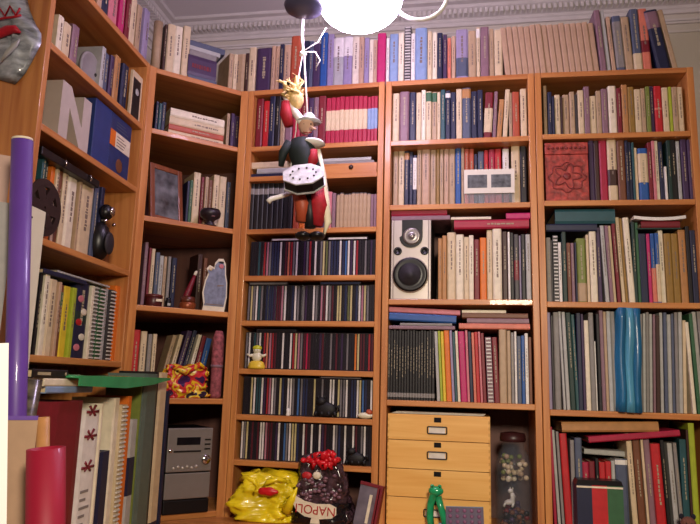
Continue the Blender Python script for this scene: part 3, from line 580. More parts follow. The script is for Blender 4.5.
# small white figurine sitting inside the jar
WH = mat('white_china', '#dcd8d0', .3, .02)
r = empty('animal_figurine', B.at(u-.012, .09-.026, zb0+gz*.25), B.a); tag(r, 'small white china animal figurine inside the glass jar', 'figurine')
b0 = .0
fg = MB(); fg.tube([(-.016, 0, b0+.008), (-.006, 0, b0+.011), (.006, 0, b0+.014), (.009, 0, b0+.03), (.004, 0, b0+.041)], [.006, .009, .0105, .0085, .006], 10)
fg.build('body', WH, r)
hd = MB().ball((.001, -.002, b0+.045), (.0085, .007, .0075), 12).build('head', WH, r)
for sx in (-1, 1): MB().ball((.004+sx*.004, .001, b0+.052), (.002, .0015, .005), 8).build('ear', WH, hd)
for x, y in ((-.016, -.006), (-.014, .007), (.009, -.007), (.01, .007)): MB().tube([(x, y, b0+.009), (x-.004, y, b0-.002)], .0033, 8).build('leg', WH, r)
# green curled frog toy, patterned box, pale tray in front of chest
GR = mat('green_glass', '#1c8f5a', .25, .25, 40, coat=.4)
ug = B.px(436, 505, -.05)[0]; r = empty('frog_toy', B.at(ug, -.05, LED+.001), B.a); tag(r, 'bright green curled frog toy in front of the drawers', 'toy')
gh = B.px(436, 484, -.05)[1]-LED
MB().tube([(-.012, 0, .006), (-.018, 0, gh*.35), (-.016, 0, gh*.6), (-.006, 0, gh*.82), (.006, -.002, gh*.8)], [.010, .011, .011, .013, .013], 12).build('body', GR, r)
MB().tube([(.006, 0, gh*.75), (.016, 0, gh*.5), (.024, 0, gh*.3), (.03, 0, .008)], [.011, .010, .010, .008], 12).build('front_leg', GR, r)
h_ = MB().ball((0, -.004, gh*.86), (.023, .015, .0145), 16).build('head', GR, r)
for sx in (-1, 1):
    e_ = MB().ball((sx*.011, -.006, gh*.95), .0065, 12).build('eye', GR, h_); MB().ball((sx*.011, -.0118, gh*.95), .0025, 8).build('pupil', BLK, e_)
MB().ball((-.014, -.006, .008), (.014, .010, .007), 12).build('foot', mat('silver_foot', '#8a8f90', .3, .2, 60, metal=.6), r)
ua = B.px(446, 508, -.06)[0]; ub = B.px(484, 508, -.06)[0]
r = empty('patterned_box', B.at(ua, -.065, LED+.0335), B.a); r.rotation_euler = (R(-12), R(-2), B.a); tag(r, 'dark purple patterned flat box leaning on pale tray before drawers', 'box')
W = ub-ua; MB().box(0, W, .004, .014, 0, .052).build('box_body', mat('blue_edge', '#3a6a8a', .4), r, .001)
MB().box(.0, W, .002, .004, 0, .050).build('cover', bm_('purple'), r)
m_ = MB()
for i in range(5):
    for j in range(3): m_.ball((W*(.12+.19*i), .0018, .009+.0155*j), (.0055, .001, .0055), 10)
m_.build('round_motifs', mat('motif', '#6f3a5c', .5, .3, 80), r)
ua = B.px(438, 518, -.08)[0]; ub = B.px(556, 518, -.08)[0]
r = empty('tray', B.at(ua, -.12, LED+.001), B.a); tag(r, 'pale blue tray of oddments in front of the drawer chest', 'tray'); W = ub-ua-.01
lb = mat('pale_blue', '#7fa0b8', .4, .08)
MB().box(0, W, 0, .08, 0, .003).box(0, W, 0, .003, .003, .032).box(0, W, .077, .08, .003, .032).box(0, .003, .003, .077, .003, .032).box(W-.003, W, .003, .077, .003, .032).build('tray_body', lb, r, .0008)
for x, c_, nm, lb_ in ((501, '#1d7a5a', 'ball', 'green rubber ball in the pale blue tray'), (516, '#c49a86', 'ball', 'pinkish rubber ball in the pale blue tray')):
    uq = B.px(x, 518, -.09)[0]; o = MB().ball((0, 0, 0), (.022, .018, .016), 16).build(nm, mat('ballm'+str(x), c_, .5)); o.location = B.at(uq, -.09, LED+.0215); tag(o, lb_, 'ball')
# ------------------------------------------------------------------ A: bags and small things
from mathutils import noise as NZ
def crumple(cx, W, H, D, seed, topw=.6, n=64, lob=.1, N=34):
    m = MB(); v = []; f = []
    for j in range(N+1):
        t = j/N; base = (1-(1-topw)*t**1.3)*(1 if t > .08 else .86+1.7*t)
        if j == N: base *= .55
        for k in range(n):
            a = 2*pi*k/n; c_, s_ = cos(a), sin(a)
            p = Vector((c_*1.1, s_*1.1, t*1.8))+Vector((seed*3.1, seed*1.7, seed)); q = NZ.noise(p*1.3)*1.1+(.5-abs(NZ.noise(p*3.1)))*.9+(.5-abs(NZ.noise(p*7)))*.35-.45
            rr = base*(1+lob*1.9*q*(1 if j > 1 else .2))
            v.append((W/2*rr*math.copysign(abs(c_)**.72, c_), D/2*rr*math.copysign(abs(s_)**.72, s_), H*t+(H*.16*NZ.noise(Vector((c_*2+seed, s_*2, seed)))*t*t)))
    for j in range(N):
        for k in range(n): f.append((j*n+k, j*n+(k+1) % n, (j+1)*n+(k+1) % n, (j+1)*n+k))
    f.append(tuple(range(n))[::-1]); f.append(tuple(range(N*n, (N+1)*n))); m.add(v, f, 0, True); return m
YEL = mat('yellow_plastic', '#e0c81c', .3, .22, 16, .7, coat=.2)
ua = A.px(231, 500, -.03)[0]; ub = A.px(297, 500, -.03)[0]; H = A.px(262, 470, -.03)[1]-LED
r = empty('plastic_bag', A.at((ua+ub)/2, -.005, LED+.001), A.a); tag(r, 'crumpled yellow plastic bag with a red print, at bottom of narrow bookcase', 'bag')
W = ub-ua; crumple(0, W, H*.93, .13, 5, .74, lob=.30).build('bag_body', YEL, r)
for sx in (-1, 1):
    MB().tube([(sx*W*.34, -.03, H*.80), (sx*W*.24, -.055, H*.86), (sx*W*.10, -.06, H*.80), (sx*W*.04, -.062, H*.70), (sx*W*.10, -.062, H*.55)], [.010, .006, .009, .006, .004], 8).build('handle', YEL, r)
MB().ball((W*.12, -.066, H*.62), (.034, .009, .013), 16, fn=lambda d: 1+.1*sin(7*d.x)).build('red_print', mat('print_red', '#c01820', .35, .2, 60), r)
MB().tube([(W*.38, -.045, H*.25), (W*.47, -.055, H*.5), (W*.53, -.055, H*.72)], [.018, .011, .003], 8).build('bag_flap', YEL, r)
# chocolate bag
ua = A.px(290, 500, -.03)[0]; ub = A.px(349, 500, -.03)[0]; H = A.px(322, 451, -.03)[1]-LED; W = ub-ua
r = empty('sweet_bag', A.at((ua+ub)/2, .005, LED+.001), A.a); tag(r, 'upside down clear and black bag of sweets lettered NAPOLI, tied with red', 'bag')
CLR = mat('cellophane_dark', '#3d2a30', .15, .75, 60, .9, stretch=(1, 1, 1), coat=.5)
crumple(0, W, H*.9, .12, 11, .66, lob=.16).build('bag_body', CLR, r)
crumple(0, W*1.01, H*.30, .125, 12, .96, lob=.05).build('printed_base', mat('bag_black', '#120e12', .2, .2, 30, .4, coat=.4), r)
rd = MB(); rq = random.Random(3)
for i in range(15):
    x = W*(-.30+.58*rq.random()); zz_ = H*(.80+.16*rq.random()); rd.tube([(x, -.045, zz_-.012), (x+rq.uniform(-.012, .012), -.052, zz_+.004), (x+rq.uniform(-.02, .02), -.045, zz_+.014)], [.006, .009, .003], 7)
for i in range(8): rd.ball((W*(-.28+.08*i), -.03, H*.86+.006*sin(i*3)), (.012, .03, .010), 8)
rd.build('red_ribbon', mat('ribbon_red', '#c81a26', .25, .2, 60, coat=.3), r)
MB().ball((-W*.20, -.053, H*.66), (.017, .005, .012), 12).build('printed_spot', bm_('red'), r)['label'] = 'red printed spot'
MB().ball((-W*.03, -.053, H*.67), (.014, .005, .012), 12).build('printed_spot', bm_('ivory'), r)['label'] = 'pale printed spot'
sw = MB()
for i in range(42):
    x = W*(-.36+.74*rq.random()); zz_ = H*(.30+.38*rq.random()); sw.ball((x, -.052-.004*rq.random(), zz_), (.008, .006, .006), 8)
sw.build('wrapped_sweets', mat('wrapper', '#6a4a54', .25, .6, 90, coat=.3), r)['kind'] = 'stuff'
lab_ = MB()
lpts = [(-W*.34, H*.20), (-W*.20, H*.13), (W*.02, H*.10), (W*.24, H*.12), (W*.33, H*.17), (W*.33, H*.27), (W*.22, H*.31), (0, H*.30), (-W*.2, H*.33), (-W*.38, H*.40), (-W*.43, H*.34)]
lab_.prism(lpts, -.0665, -.0645, 'y'); lab_.prism([(-W*.10, H*.04), (W*.06, H*.04), (W*.05, H*.10), (-W*.08, H*.11)], -.0665, -.0645, 'y')
lb_ = lab_.build('label_panel', bm_('ivory'), r)
text_mesh('lettering', 'NAPOLI', .037, mat('letter_red', '#a0181c', .4), lb_, Matrix.Translation((-W*.02, -.0668, H*.225)) @ Matrix.Rotation(R(3), 4, 'Y') @ FACE @ Matrix.Rotation(pi, 4, 'Z'))
# dark red edged clear case right of it
ua = A.px(351, 500, -.02)[0]; r = empty('clear_case', A.at(ua+.004, -.02, LED+.001), A.a); r.rotation_euler = (R(-6), R(9), A.a-R(8)); tag(r, 'clear plastic case with dark red edges leaning right of the sweet bag', 'case')
H = .135; W = .075
MB().box(0, W*.78, .004, .05, .008, H).build('clear_shell', mat('clear_shell', '#77707c', .15, .3, 20, alpha=.75, coat=.4), r, .002)
MB().box(W*.78, W*.86, .0, .055, 0, H+.003).box(W*.90, W, .0, .055, 0, H+.003).box(0, W*.9, .0, .008, H-.006, H+.004).box(0, W, 0, .055, -.0, .007).build('red_edging', bm_('dkred'), r, .001)
MB().box(W*.5, W*.62, .001, .004, .02, H-.03).build('white_card', bm_('ivory'), r)
# yellow figure, black objects, shoe
u = A.px(256, 358, .0)[0]; r = empty('chick_figurine', A.at(u, .008, S['A']['6']+.0005), A.a); tag(r, 'little yellow and white figurine in front of the third disc row', 'figurine')
YF_ = mat('yellow_ceramic', '#d8b83a', .35, .1); WF = mat('white_ceramic', '#d8d2b8', .35, .05)
MB().lathe([(.028, 0), (.031, .004), (.026, .02), (.018, .026)], 20, sy=.6).build('skirt', YF_, r)
MB().ball((0, 0, .04), (.018, .011, .018), 16).build('body', WF, r)
for sx in (-1, 1): MB().tube([(sx*.012, 0, .045), (sx*.024, -.003, .043), (sx*.034, -.004, .048)], [.006, .005, .003], 8).build('arm', WF, r)
h_ = MB().ball((0, -.001, .062), (.014, .011, .012), 16).build('head', WF, r)
MB().ball((0, .0, .069), (.0165, .0125, .010), 16).build('cap', mat('lime_cap', '#b8b82a', .4), h_)
for sx in (-1, 1): MB().ball((sx*.005, -.0115, .062), .0015, 6).build('eye', BLK, h_)
def lump(x, y, dw, dh, shelf, lab, seed, kindname='toy_animal', bay=A, key='A'):
    u = bay.px(x, y, .0)[0]; r = empty(kindname, bay.at(u, .010, S[key][shelf]+.0008), bay.a); tag(r, lab, 'toy'); bk = mat('black_toy', '#0c0a0e', .6, .2, 60)
    MB().ball((0, 0, dh*.36), (dw*.42, .011, dh*.36), 16).build('body', bk, r)
    hd = MB().ball((-dw*.18, -.003, dh*.74), (dw*.2, .010, dh*.2), 14).build('head', bk, r)
    for sx in (-1, 1): MB().ball((-dw*.18+sx*dw*.13, -.002, dh*.95), (dw*.05, .004, dh*.09), 8).build('ear', bk, hd)
    for x_ in (-.35, -.12, .14, .36): MB().tube([(dw*x_, -.004, dh*.25), (dw*x_*1.15, -.007, dh*.02+.003)], [.007, .005], 8).build('leg', bk, r)
    MB().tube([(dw*.36, 0, dh*.4), (dw*.5, 0, dh*.55), (dw*.52, 0, dh*.3)], .0045, 8).build('tail', bk, r)
lump(325, 405, .085, .068, '7', 'small black toy animal in front of the fourth disc row', 1)
lump(355, 455, .075, .058, '8', 'small black toy animal at right end of the lowest disc row', 2)
u = A.px(368, 410, -.0)[0]; r = empty('shoe_ornament', A.at(u-.01, .008, S['A']['7']+.0008), A.a); tag(r, 'tiny white and red shoe ornament at right end, fourth disc row', 'ornament')
MB().ball((0, 0, .010), (.026, .010, .010), 16).build('shoe_body', WF, r); MB().ball((.012, 0, .020), (.011, .009, .011), 12).build('red_top', bm_('terra'), r)
u = A.px(287, 410, .0)[0]; o = MB().lathe([(.006, 0), (.007, .003), (.005, .012), (.006, .02), (.003, .024)], 12).build('white_pawn', WH); o.location = A.at(u, .012, S['A']['7']+.0006); tag(o, 'tiny white pawn-shaped piece in front of the fourth disc row', 'ornament')

# ------------------------------------------------------------------ K contents
z = S['K']['1']
row(K, 'K', 'T', 'on top of corner bookcase', '163.3 166 24 dkbrown; 166.3 174 24 cream; 174.3 182 26 ivory; 182.3 189.5 26 cream', .03, .1, .12)
# rolled tan tube on top
u = K.px(156.5, 45, .03)[0]; h_ = K.px(157, 20, .03)[1]-TOP
o = MB().lathe([(.016, 0), (.016, h_), (.0135, h_), (.0135, h_-.05)], 20).build('paper_roll', bm_('beige')); o.location = K.at(u+.005, .045, TOP+.0005); tag(o, 'upright tan paper roll at left end atop the corner bookcase', 'paper roll')
z = TOP+.0005
for i, (x0, x1, y0, y1, c, lb_) in enumerate([(188, 217, 74, 79, 'slate', 'slate book lowest of the pile atop the corner bookcase'), (188, 217, 54, 73, 'purple', 'thick dark purple book with red lettering in the pile atop corner bookcase'), (190, 217, 48, 53.5, 'grey', 'grey book above the purple one atop the corner bookcase'), (190, 221, 44, 47.5, 'ltgrey', 'light grey book second from top of the pile atop corner bookcase'), (189, 226, 35.5, 40.5, 'slate', 'widest slate book topping the pile atop the corner bookcase')]):
    z1 = flat(K, x0, x1, y0, y1, c, z, lb_, d=.12, rec=.02+.004*i, name='book', group='books piled on the corner bookcase', title=False, h=[.02, .078, .022, .016, .022][i])
    if c == 'purple':
        ob = bpy.context.scene.collection.objects[-1]
        hold = [o for o in COL.objects if o.get('label') == lb_][0]; m_ = MB(); rq = random.Random(9); x = .015; wmax = K.px(x1, 60, .02)[0]-K.px(x0, 60, .02)[0]
        while x < wmax-.02:
            w_ = rq.uniform(.004, .009); m_.box(x, x+w_, -.0012, .0004, .030, .046); x += w_+.003
        m_.build('title_lettering', bm_('dkred'), hold)
    z = z1
row(K, 'K', 'T', 'right end atop corner bookcase', '228.5 233 54 beige; 233.3 237 54 cream', .03, .1, .12)
z = S['K']['1']
row(K, 'K', '1', 'top shelf of corner bookcase', '155.5 158.3 101 navy; 158.6 161.5 103 teal; 161.8 166 102 navy', .04, .1, .12)
for (x0, x1, y0, y1, c, lb_) in [(168, 223.5, 134, 139.5, 'cream', 'cream book lowest of lying pile, top shelf of corner bookcase'), (168.5, 224, 127, 133, 'terra', 'terracotta book between cream ones, top shelf of corner bookcase'), (169.5, 225, 114, 126, 'cream', 'thick cream book in lying pile, top shelf of corner bookcase'), (171, 225.5, 104, 113, 'ivory', 'ivory book topping lying pile, top shelf of corner bookcase')]:
    z = flat(K, x0, x1, y0, y1, c, z, lb_, d=.14, rec=.03, title=True, h={'cream': .021, 'terra': .021, 'ivory': .030}[c]*(1.35 if 'thick' in lb_ else 1))
row(K, 'K', '1', 'right end, top shelf of corner bookcase', '227 230 113 beige; 230.5 234 114 purple; 234.3 239 116 purple', .04, .1, .12)
row(K, 'K', '2', 'second shelf of corner bookcase', '186.5 189 181 navy; 189.5 192.5 180 green; 193 200 172 cream; 200.5 203.5 177 dkred; 204 207.5 177 beige; 208 212 180 brown; 212.3 218.3 175 cream; 218.8 225.5 176 cream; 226 229.5 182 slate', .07, .1, .12)
# framed picture leaning
ua = K.px(150.5, 190, .04)[0]; W = .135; H = .205
r = empty('framed_picture', K.at(ua+.006, .03, S['K']['2']+.0006), K.a-R(-14)); r.rotation_euler = (R(-8), 0, K.a+R(20)); tag(r, 'brown wooden picture frame leaning, second shelf of corner bookcase', 'picture frame')
MB().box(0, .018, 0, .012, 0, H).box(W-.018, W, 0, .012, 0, H).box(.018, W-.018, 0, .012, 0, .018).box(.018, W-.018, 0, .012, H-.018, H).build('frame', wood('frame_wood', '#6f3a22', '#8a4c2c', 'Z', .4, False), r, .002)
MB().box(.018, W-.018, .004, .008, .018, H-.018).build('picture', mat('dark_picture', '#5a5c60', .3, .8, 22, coat=.5), r)
# dark bowl ornament
u = K.px(212, 215, .0)[0]; r = empty('bowl_ornament', K.at(u+.002, .022, S['K']['2']+.0006), K.a); tag(r, 'dark lobed bowl on foot, front of second shelf, corner bookcase', 'bowl')
dk = mat('dark_bronze', '#241a20', .4, .3, 40)
MB().lathe([(.022, 0), (.024, .004), (.012, .012), (.014, .02), (.034, .034), (.037, .048), (.032, .060), (.027, .056), (.024, .04)], 22).build('bowl', dk, r)
MB().ball((0, -.024, .035), (.014, .010, .006), 10).build('pinkish_lump', bm_('mauve'), r)  # mauve lump on the front of the dark bowl
# third K shelf
row(K, 'K', '3', 'third shelf of corner bookcase', '143 146.5 242 mauve; 147 149.5 248 dkred; 150 153.5 249 cream; 154 158 252 slate; 158.5 162.5 256 ltgrey; 163 166 256 beige; 166.5 169.5 257 grey; 171 176 258 navy; 197 202 254 dkbrown; 202.5 206 258 brown', .09, .08, .1)
def kobj(x, y, d, name, lab, cat, shelf, rot=0):
    u = K.px(x, y, d)[0]; r = empty(name, K.at(u, d, S['K'][shelf]+.0006), K.a+rot); tag(r, lab, cat); return r
r = kobj(154, 293, .035, 'round_tin', 'dark red round tin with pale label, third shelf of corner bookcase', 'tin', '3')
MB().lathe([(.026, 0), (.028, .003), (.028, .028), (.027, .03)], 24).build('tin_body', mat('maroon_tin', '#4a1a1c', .35, .1), r)
MB().lathe([(.029, .030), (.029, .038), (.02, .041)], 24).build('lid', mat('maroon_lid', '#5a2422', .35, .1), r)
MB().box(.0, .020, -.0292, -.0255, .016, .024).build('label', bm_('ivory'), r)
r = kobj(168.5, 297, .02, 'small_jar', 'tiny dark jar with light label right of the dark red tin', 'jar', '3')
MB().lathe([(.009, 0), (.010, .003), (.010, .02), (.007, .026), (.008, .032)], 16).build('jar_body', BLK, r); MB().box(-.005, .005, -.0112, -.009, .006, .014).build('label', bm_('ltgrey'), r)
r = kobj(188, 297, .035, 'copper_pot', 'copper coloured lidded pot, third shelf of corner bookcase', 'pot', '3')
MB().lathe([(.024, 0), (.027, .004), (.028, .02), (.025, .024)], 24).build('pot_body', mat('copper', '#8a4626', .35, .15, metal=.3), r)
MB().lathe([(.024, .024), (.026, .028), (.024, .042), (.012, .046)], 24).build('lid', mat('copper_dark', '#5a2a1c', .35, .15), r)
r = kobj(183, 280, .07, 'wrapped_umbrella', 'dark red folded cloth with pale tip leaning behind the copper pot', 'cloth', '3'); r.rotation_euler = (0, R(18), K.a)
MB().tube([(0, 0, .006), (0, 0, .06), (0, 0, .11), (0, 0, .135)], [.012, .012, .008, .004], 12).build('folded_cloth', bm_('dkred'), r); MB().ball((0, 0, .138), (.006, .006, .012), 10).build('pale_tip', bm_('ivory'), r)
# cut-out figure
r = kobj(215, 290, .012, 'cutout_figure', 'grey-blue cut-out figure with white outline, third shelf of corner bookcase', 'figure', '3')
H = K.px(215, 258, .012)[1]-S['K']['3']
def outline(s):
    P = [(-.024, 0), (.022, 0), (.026, .03), (.025, .06), (.021, .078), (.020, .098), (.014, .108), (.004, .107), (-.003, .098), (-.004, .088), (-.014, .092), (-.020, .084), (-.016, .076), (-.022, .060), (-.026, .035), (-.022, .012)]
    return [(x*s, .05+(z-.05)*s) for x, z in P]
sc = H/.108
def scl(P): return [(x*sc, z*sc) for x, z in P]
MB().prism(scl(outline(1)), .0, .004, 'y').build('white_outline', bm_('ivory'), r)
bdy = [(x, max(z, .010)) for x, z in outline(.9)]
MB().prism(scl(bdy), -.001, .0, 'y').build('blue_body', mat('cutout_blue', '#747a8c', .6, .3, 60), r)
MB().ball((.010*sc, -.0022, .092*sc), (.009, .0022, .008), 12).build('pink_face', bm_('pink'), r)
MB().ball((.010*sc, -.0016, .100*sc), (.010, .0018, .004), 12).build('dark_hair', BLK, r)
MB().ball((-.012*sc, -.0022, .084*sc), (.007, .002, .006), 10).build('pale_hand', bm_('cream'), r)
MB().prism(scl([(-.018, .012), (.018, .012), (.018, .014), (-.018, .014)]), -.0018, -.001, 'y').prism(scl([(.004, .05), (.018, .052), (.018, .054), (.004, .053)]), -.0018, -.001, 'y').build('drawn_lines', INKD, r)
MB().box(-.012, .012, .004, .03, 0, .003).build('foot', bm_('ivory'), r)
# fourth K shelf (index 4)
row(K, 'K', '4', 'fourth shelf of corner bookcase', '131 138 330 red; 139 145 331 cream; 146 150 334 grey; 151 155 334 cream', .06, .1, .12)
row(K, 'K', '4', 'leaning group, fourth shelf, corner bookcase', '165 169 335 beige L12; 171 175 334 cream L12; 178 183 330 purple L13; 184.5 188.5 330 navy L13; 190 193.5 334 ivory L12; 195 199 336 dkred L11; 200.5 206 338 blue L10', .12, .07, .08)
r = kobj(184, 380, .04, 'crumpled_bag', 'crumpled yellow, red and purple printed bag, fourth shelf of corner bookcase', 'bag', '4')
def multi():
    if 'multi' in MC: return MC['multi']
    m = bpy.data.materials.new('printed_foil'); m.use_nodes = True; n_ = m.node_tree; b = n_.nodes['Principled BSDF']; b.inputs['Roughness'].default_value = .3
    tc = n_.nodes.new('ShaderNodeTexCoord'); nz = n_.nodes.new('ShaderNodeTexNoise'); nz.inputs['Scale'].default_value = 22; nz.inputs['Detail'].default_value = 1
    rp = n_.nodes.new('ShaderNodeValToRGB'); rp.color_ramp.interpolation = 'CONSTANT'; e = rp.color_ramp.elements
    for i, (p, c) in enumerate([(0, '#3a1a4a'), (.38, '#c02a30'), (.47, '#d8b020'), (.55, '#c8402a'), (.6, '#e0c040'), (.66, '#2a1a30')]):
        if i < 2: e[i].position = p; e[i].color = lin(c)
        else: q = e.new(p); q.color = lin(c)
    n_.links.new(tc.outputs['Object'], nz.inputs['Vector']); n_.links.new(nz.outputs['Fac'], rp.inputs['Fac']); n_.links.new(rp.outputs['Color'], b.inputs['Base Color']); MC['multi'] = m; return m
crumple(0, .15, .105, .06, 21, .8, lob=.34).build('bag_body', multi(), r)
MB().tube([(-.05, -.028, .10), (-.01, -.036, .085), (.04, -.03, .11), (.07, -.02, .095)], [.006, .012, .01, .004], 8).build('folded_top', multi(), r)
r = kobj(217, 365, .04, 'fabric_roll', 'rolled pink patterned fabric standing at right end, fourth shelf, corner bookcase', 'fabric roll', '4')
hh = K.px(217, 331, .04)[1]-S['K']['4']
MB().lathe([(.018, 0), (.020, .01), (.019, hh*.3), (.021, hh*.6), (.019, hh*.9), (.012, hh)], 20).build('rolled_cloth', mat('pink_print', '#8f4a50', .8, .5, 90, .3), r)
MB().lathe([(.0215, hh*.45), (.0222, hh*.47), (.0215, hh*.49)], 20).build('tie', bm_('mauve'), r)
# stereo
ua = K.px(165.5, 470, -.01)[0]; ub = K.px(211, 465, -.01)[0]; zt = K.px(190, 428, -.01)[1]; z0 = S['K']['5']+.001
r = empty('stereo', K.at(ua, -.008, z0), K.a); tag(r, 'silver compact stereo with knob and display, bottom of corner bookcase', 'stereo'); W = ub-ua; H = zt-z0
GM = mat('silver_grey', '#8d8580', .35, .04, 30, metal=.5)
MB().box(.002, W-.002, .006, .17, 0, H).build('housing', BLK, r, .002)
MB().box(0, W, -.002, .006, H*.17, H*.47).build('lower_panel', GM, r, .003)
MB().box(0, W, -.004, .006, H*.485, H).build('upper_panel', GM, r, .003)
MB().box(0, W, -.002, .006, .0, H*.16).build('base_panel', BLK, r, .003)
MB().box(W*.2, W*.72, -.0055, -.0035, H*.80, H*.89).build('display', mat('display_glass', '#0a0a10', .1, .0, coat=.5), r, .0005)
MB().box(W*.14, W*.74, -.006, -.004, H*.715, H*.735).build('disc_slot', CHR, r)
disc(MB(), W*.86, H*.625, [(W*.10, 0), (W*.10, .008), (W*.085, .011), (W*.01, .012)], y=-.004).build('volume_knob', mat('chrome', '#cfcac8', .12, .02, metal=1), r)
disc(MB(), W*.07, H*.735, [(W*.045, 0), (W*.04, .003), (W*.01, .004)], y=-.004).build('power_button', mat('chrome', '#fff'), r)
for i in range(6): disc(MB(), W*(.16+.1*i), H*.53+.004*(i % 2), [(W*.032, 0), (W*.03, .002), (.001, .003)], 12, y=-.004).build('button', SILV, r)
for i in range(3): MB().box(W*.82, W*.95, -.0055, -.004, H*(.74+.055*i), H*(.758+.055*i)).build('side_button', CHR, r)

# ------------------------------------------------------------------ L contents
row(L, 'L', 'T', 'on top of left bookcase', '85 96 -30 pink; 97 102 -24 sand; 103 110.5 -18 navy; 111 120 -14 pink; 120.5 126 -10 magenta; 126.5 131 -8 dkred; 131.5 137 -4 cream; 137.5 142 4 beige; 142.5 148 8 lav', .02)
row(L, 'L', '1', 'top shelf of left bookcase', '57 63 15 ivory; 63.3 71 22 cream; 71.3 78.5 24 mauve; 100 104 46 ltgrey; 104.3 109.5 52 slate; 110 114 54 purple; 114.5 120 55 tan; 120.4 127 63 navy', .03, .12, .15)
u0 = L.px(79, 60, .05)[0]; r = empty('round_plate', L.at(u0+.055, .05, S['L']['1']+.001), L.a); tag(r, 'grey round plate clock standing on edge, top shelf of left bookcase', 'clock')
disc(MB(), 0, .056, [(.055, 0), (.055, .006), (.050, .009), (.048, .007), (.001, .006)], 36, y=0).build('plate', mat('grey_plate', '#8a8684', .5, .1, 30), r)
disc(MB(), .028, .056, [(.006, 0), (.005, .004), (.001, .005)], 12, y=-.006).build('knob', CHR, r)
MB().box(-.03, .03, .0, .03, 0, .004).build('stand', CHR, r)
u0 = L.px(129, 90, .02)[0]; r = empty('boxed_card', L.at(u0, .01, S['L']['1']+.001), L.a); tag(r, 'black and white picture card in cream frame, right end of top shelf', 'picture'); 
Wc = max(.03, L.W-u0-.004); hc = L.px(134, 73, .02)[1]-S['L']['1']
MB().box(0, Wc, .0, .01, 0, hc).build('frame', bm_('cream'), r, .001); MB().box(Wc*.08, Wc*.82, -.0008, 0, hc*.04, hc*.86).build('picture', bm_('black'), r); MB().ball((Wc*.5, -.001, hc*.6), (.012, .001, .012), 12).build('face_shape', bm_('ltgrey'), r)
# letter N box
def Lobj(x, y, d, sh, name, lab, cat, rz=0, du=0):
    u = L.px(x, y, d)[0]+du; r = empty(name, L.at(u, d, S['L'][sh]+.0008), L.a+rz); tag(r, lab, cat); return r
r = Lobj(58, 130, .012, '2', 'letter_n', 'large pale block letter N, second shelf of left bookcase', 'letter')
ue = L.px(89, 125, .012)[0]-L.px(58, 120, .012)[0]; hN = L.px(60, 77, .012)[1]-S['L']['2']
hN = min(hN, .19); Wn = ue; st = Wn*.28
NM = mat('pale_board', '#b3a79c', .7, .05, 30)
MB().prism([(0, 0), (st, 0), (st, hN*.62), (Wn-st, 0), (Wn, 0), (Wn, hN), (Wn-st, hN), (Wn-st, hN*.42), (st, hN), (0, hN)], 0, .13, 'y').build('letter_body', NM, r)
row(L, 'L', '2', 'second shelf of left bookcase', '89.5 92 105 black', .03, .12, .15)
r = Lobj(93, 135, .02, '2', 'blue_box', 'large blue box with orange and white label, second shelf of left bookcase', 'box')
ue = L.W-L.px(93, 135, .02)[0]-.03; hB = min(.19, L.px(105, 103, .02)[1]-S['L']['2']); 
MB().box(0, ue*.42, .0, .13, 0, hB).build('box_side', mat('box_blue', '#27386e', .5, .1), r, .002)
MB().box(ue*.42, ue, .0, .13, 0, hB).build('box_front', mat('box_blue2', '#22305e', .5, .15), r, .002)
MB().box(ue*.42, ue*.56, -.001, 0, hB*.46, hB*.72).build('orange_label', bm_('orange'), r); MB().box(ue*.56, ue*.98, -.001, 0, hB*.46, hB*.72).build('white_label', bm_('ivory'), r)
m_ = MB(); [m_.box(ue*.6, ue*(.8+.03*(i % 3)), -.0016, -.001, hB*(.50+.05*i), hB*(.515+.05*i)) for i in range(4)]; m_.build('label_print', INKD, r)
MB().ball((ue*.72, -.0005, hB*.20), (.022, .0012, .022), 14).build('round_picture', bm_('brown'), r)
m_ = MB(); [m_.box(ue*.56, ue*(.9-.05*i), -.001, -.000, hB*(.78+.05*i), hB*(.795+.05*i)) for i in range(3)]; m_.build('top_print', bm_('slate'), r)
# shelf 3 of L
row(L, 'L', '3', 'third shelf of left bookcase', '38 42 148 teal; 42.5 46 150 dkgreen; 50.5 54.5 162 orange; 55 58 163 cream; 58.5 62 165 brown; 62.5 67.5 165 cream; 68 77 170 ivory; 77.5 80 175 beige; 80.5 93.5 180 cream; 94 98 183 slate; 98.4 102 186 navy', .03, .13, .16)
r = Lobj(46, 200, -.004, '3', 'film_reel', 'brown film reel with oval holes standing on edge, left bookcase', 'film reel')
hR = .072; brm = mat('reel_brown', '#2a1c1a', .45, .2, 40)
m_ = MB(); n = 40
holes = 6
def ring(m, r0, r1, y0, y1, n=40):
    v = []; f = []
    for i in range(n):
        t = 2*pi*i/n
        for rr, yy in ((r0, y0), (r1, y0), (r1, y1), (r0, y1)): v.append((rr*cos(t), yy, hR+rr*sin(t)))
    for i in range(n):
        a_, b_ = 4*i, 4*((i+1) % n)
        for q in range(4): f.append((a_+q, b_+q, b_+(q+1) % 4, a_+(q+1) % 4))
    m.add(v, f, 0, False)
ring(m_, .052, .071, 0, .008); ring(m_, .004, .024, 0, .008)
for i in range(holes):
    t = 2*pi*i/holes; M_ = Matrix.Translation((0, 0, hR)) @ Matrix.Rotation(-t, 4, 'Y'); m_.box(.022, .054, .0, .008, -.0145, .0145, M=M_)
m_.build('reel_disc', brm, r); m_ = MB(); ring(m_, .024, .050, .008, .02); m_.build('film_winding', bm_('dkgrey'), r)
r = Lobj(111, 225, .0, '3', 'desk_speaker', 'small black desktop speaker with chrome dome tweeter, left bookcase', 'loudspeaker')
MB().ball((0, .035, .062), (.036, .036, .062), 22).build('speaker_body', BLK, r)
MB().ball((0, .0, .056), (.026, .008, .034), 18).build('woofer', CONE, r)
h_ = MB().ball((.0, .02, .150), (.023, .022, .025), 18).build('tweeter_pod', BLK, r); MB().ball((.0, -.001, .152), (.013, .007, .015), 14).build('chrome_dome', mat('chrome', '#fff'), h_)
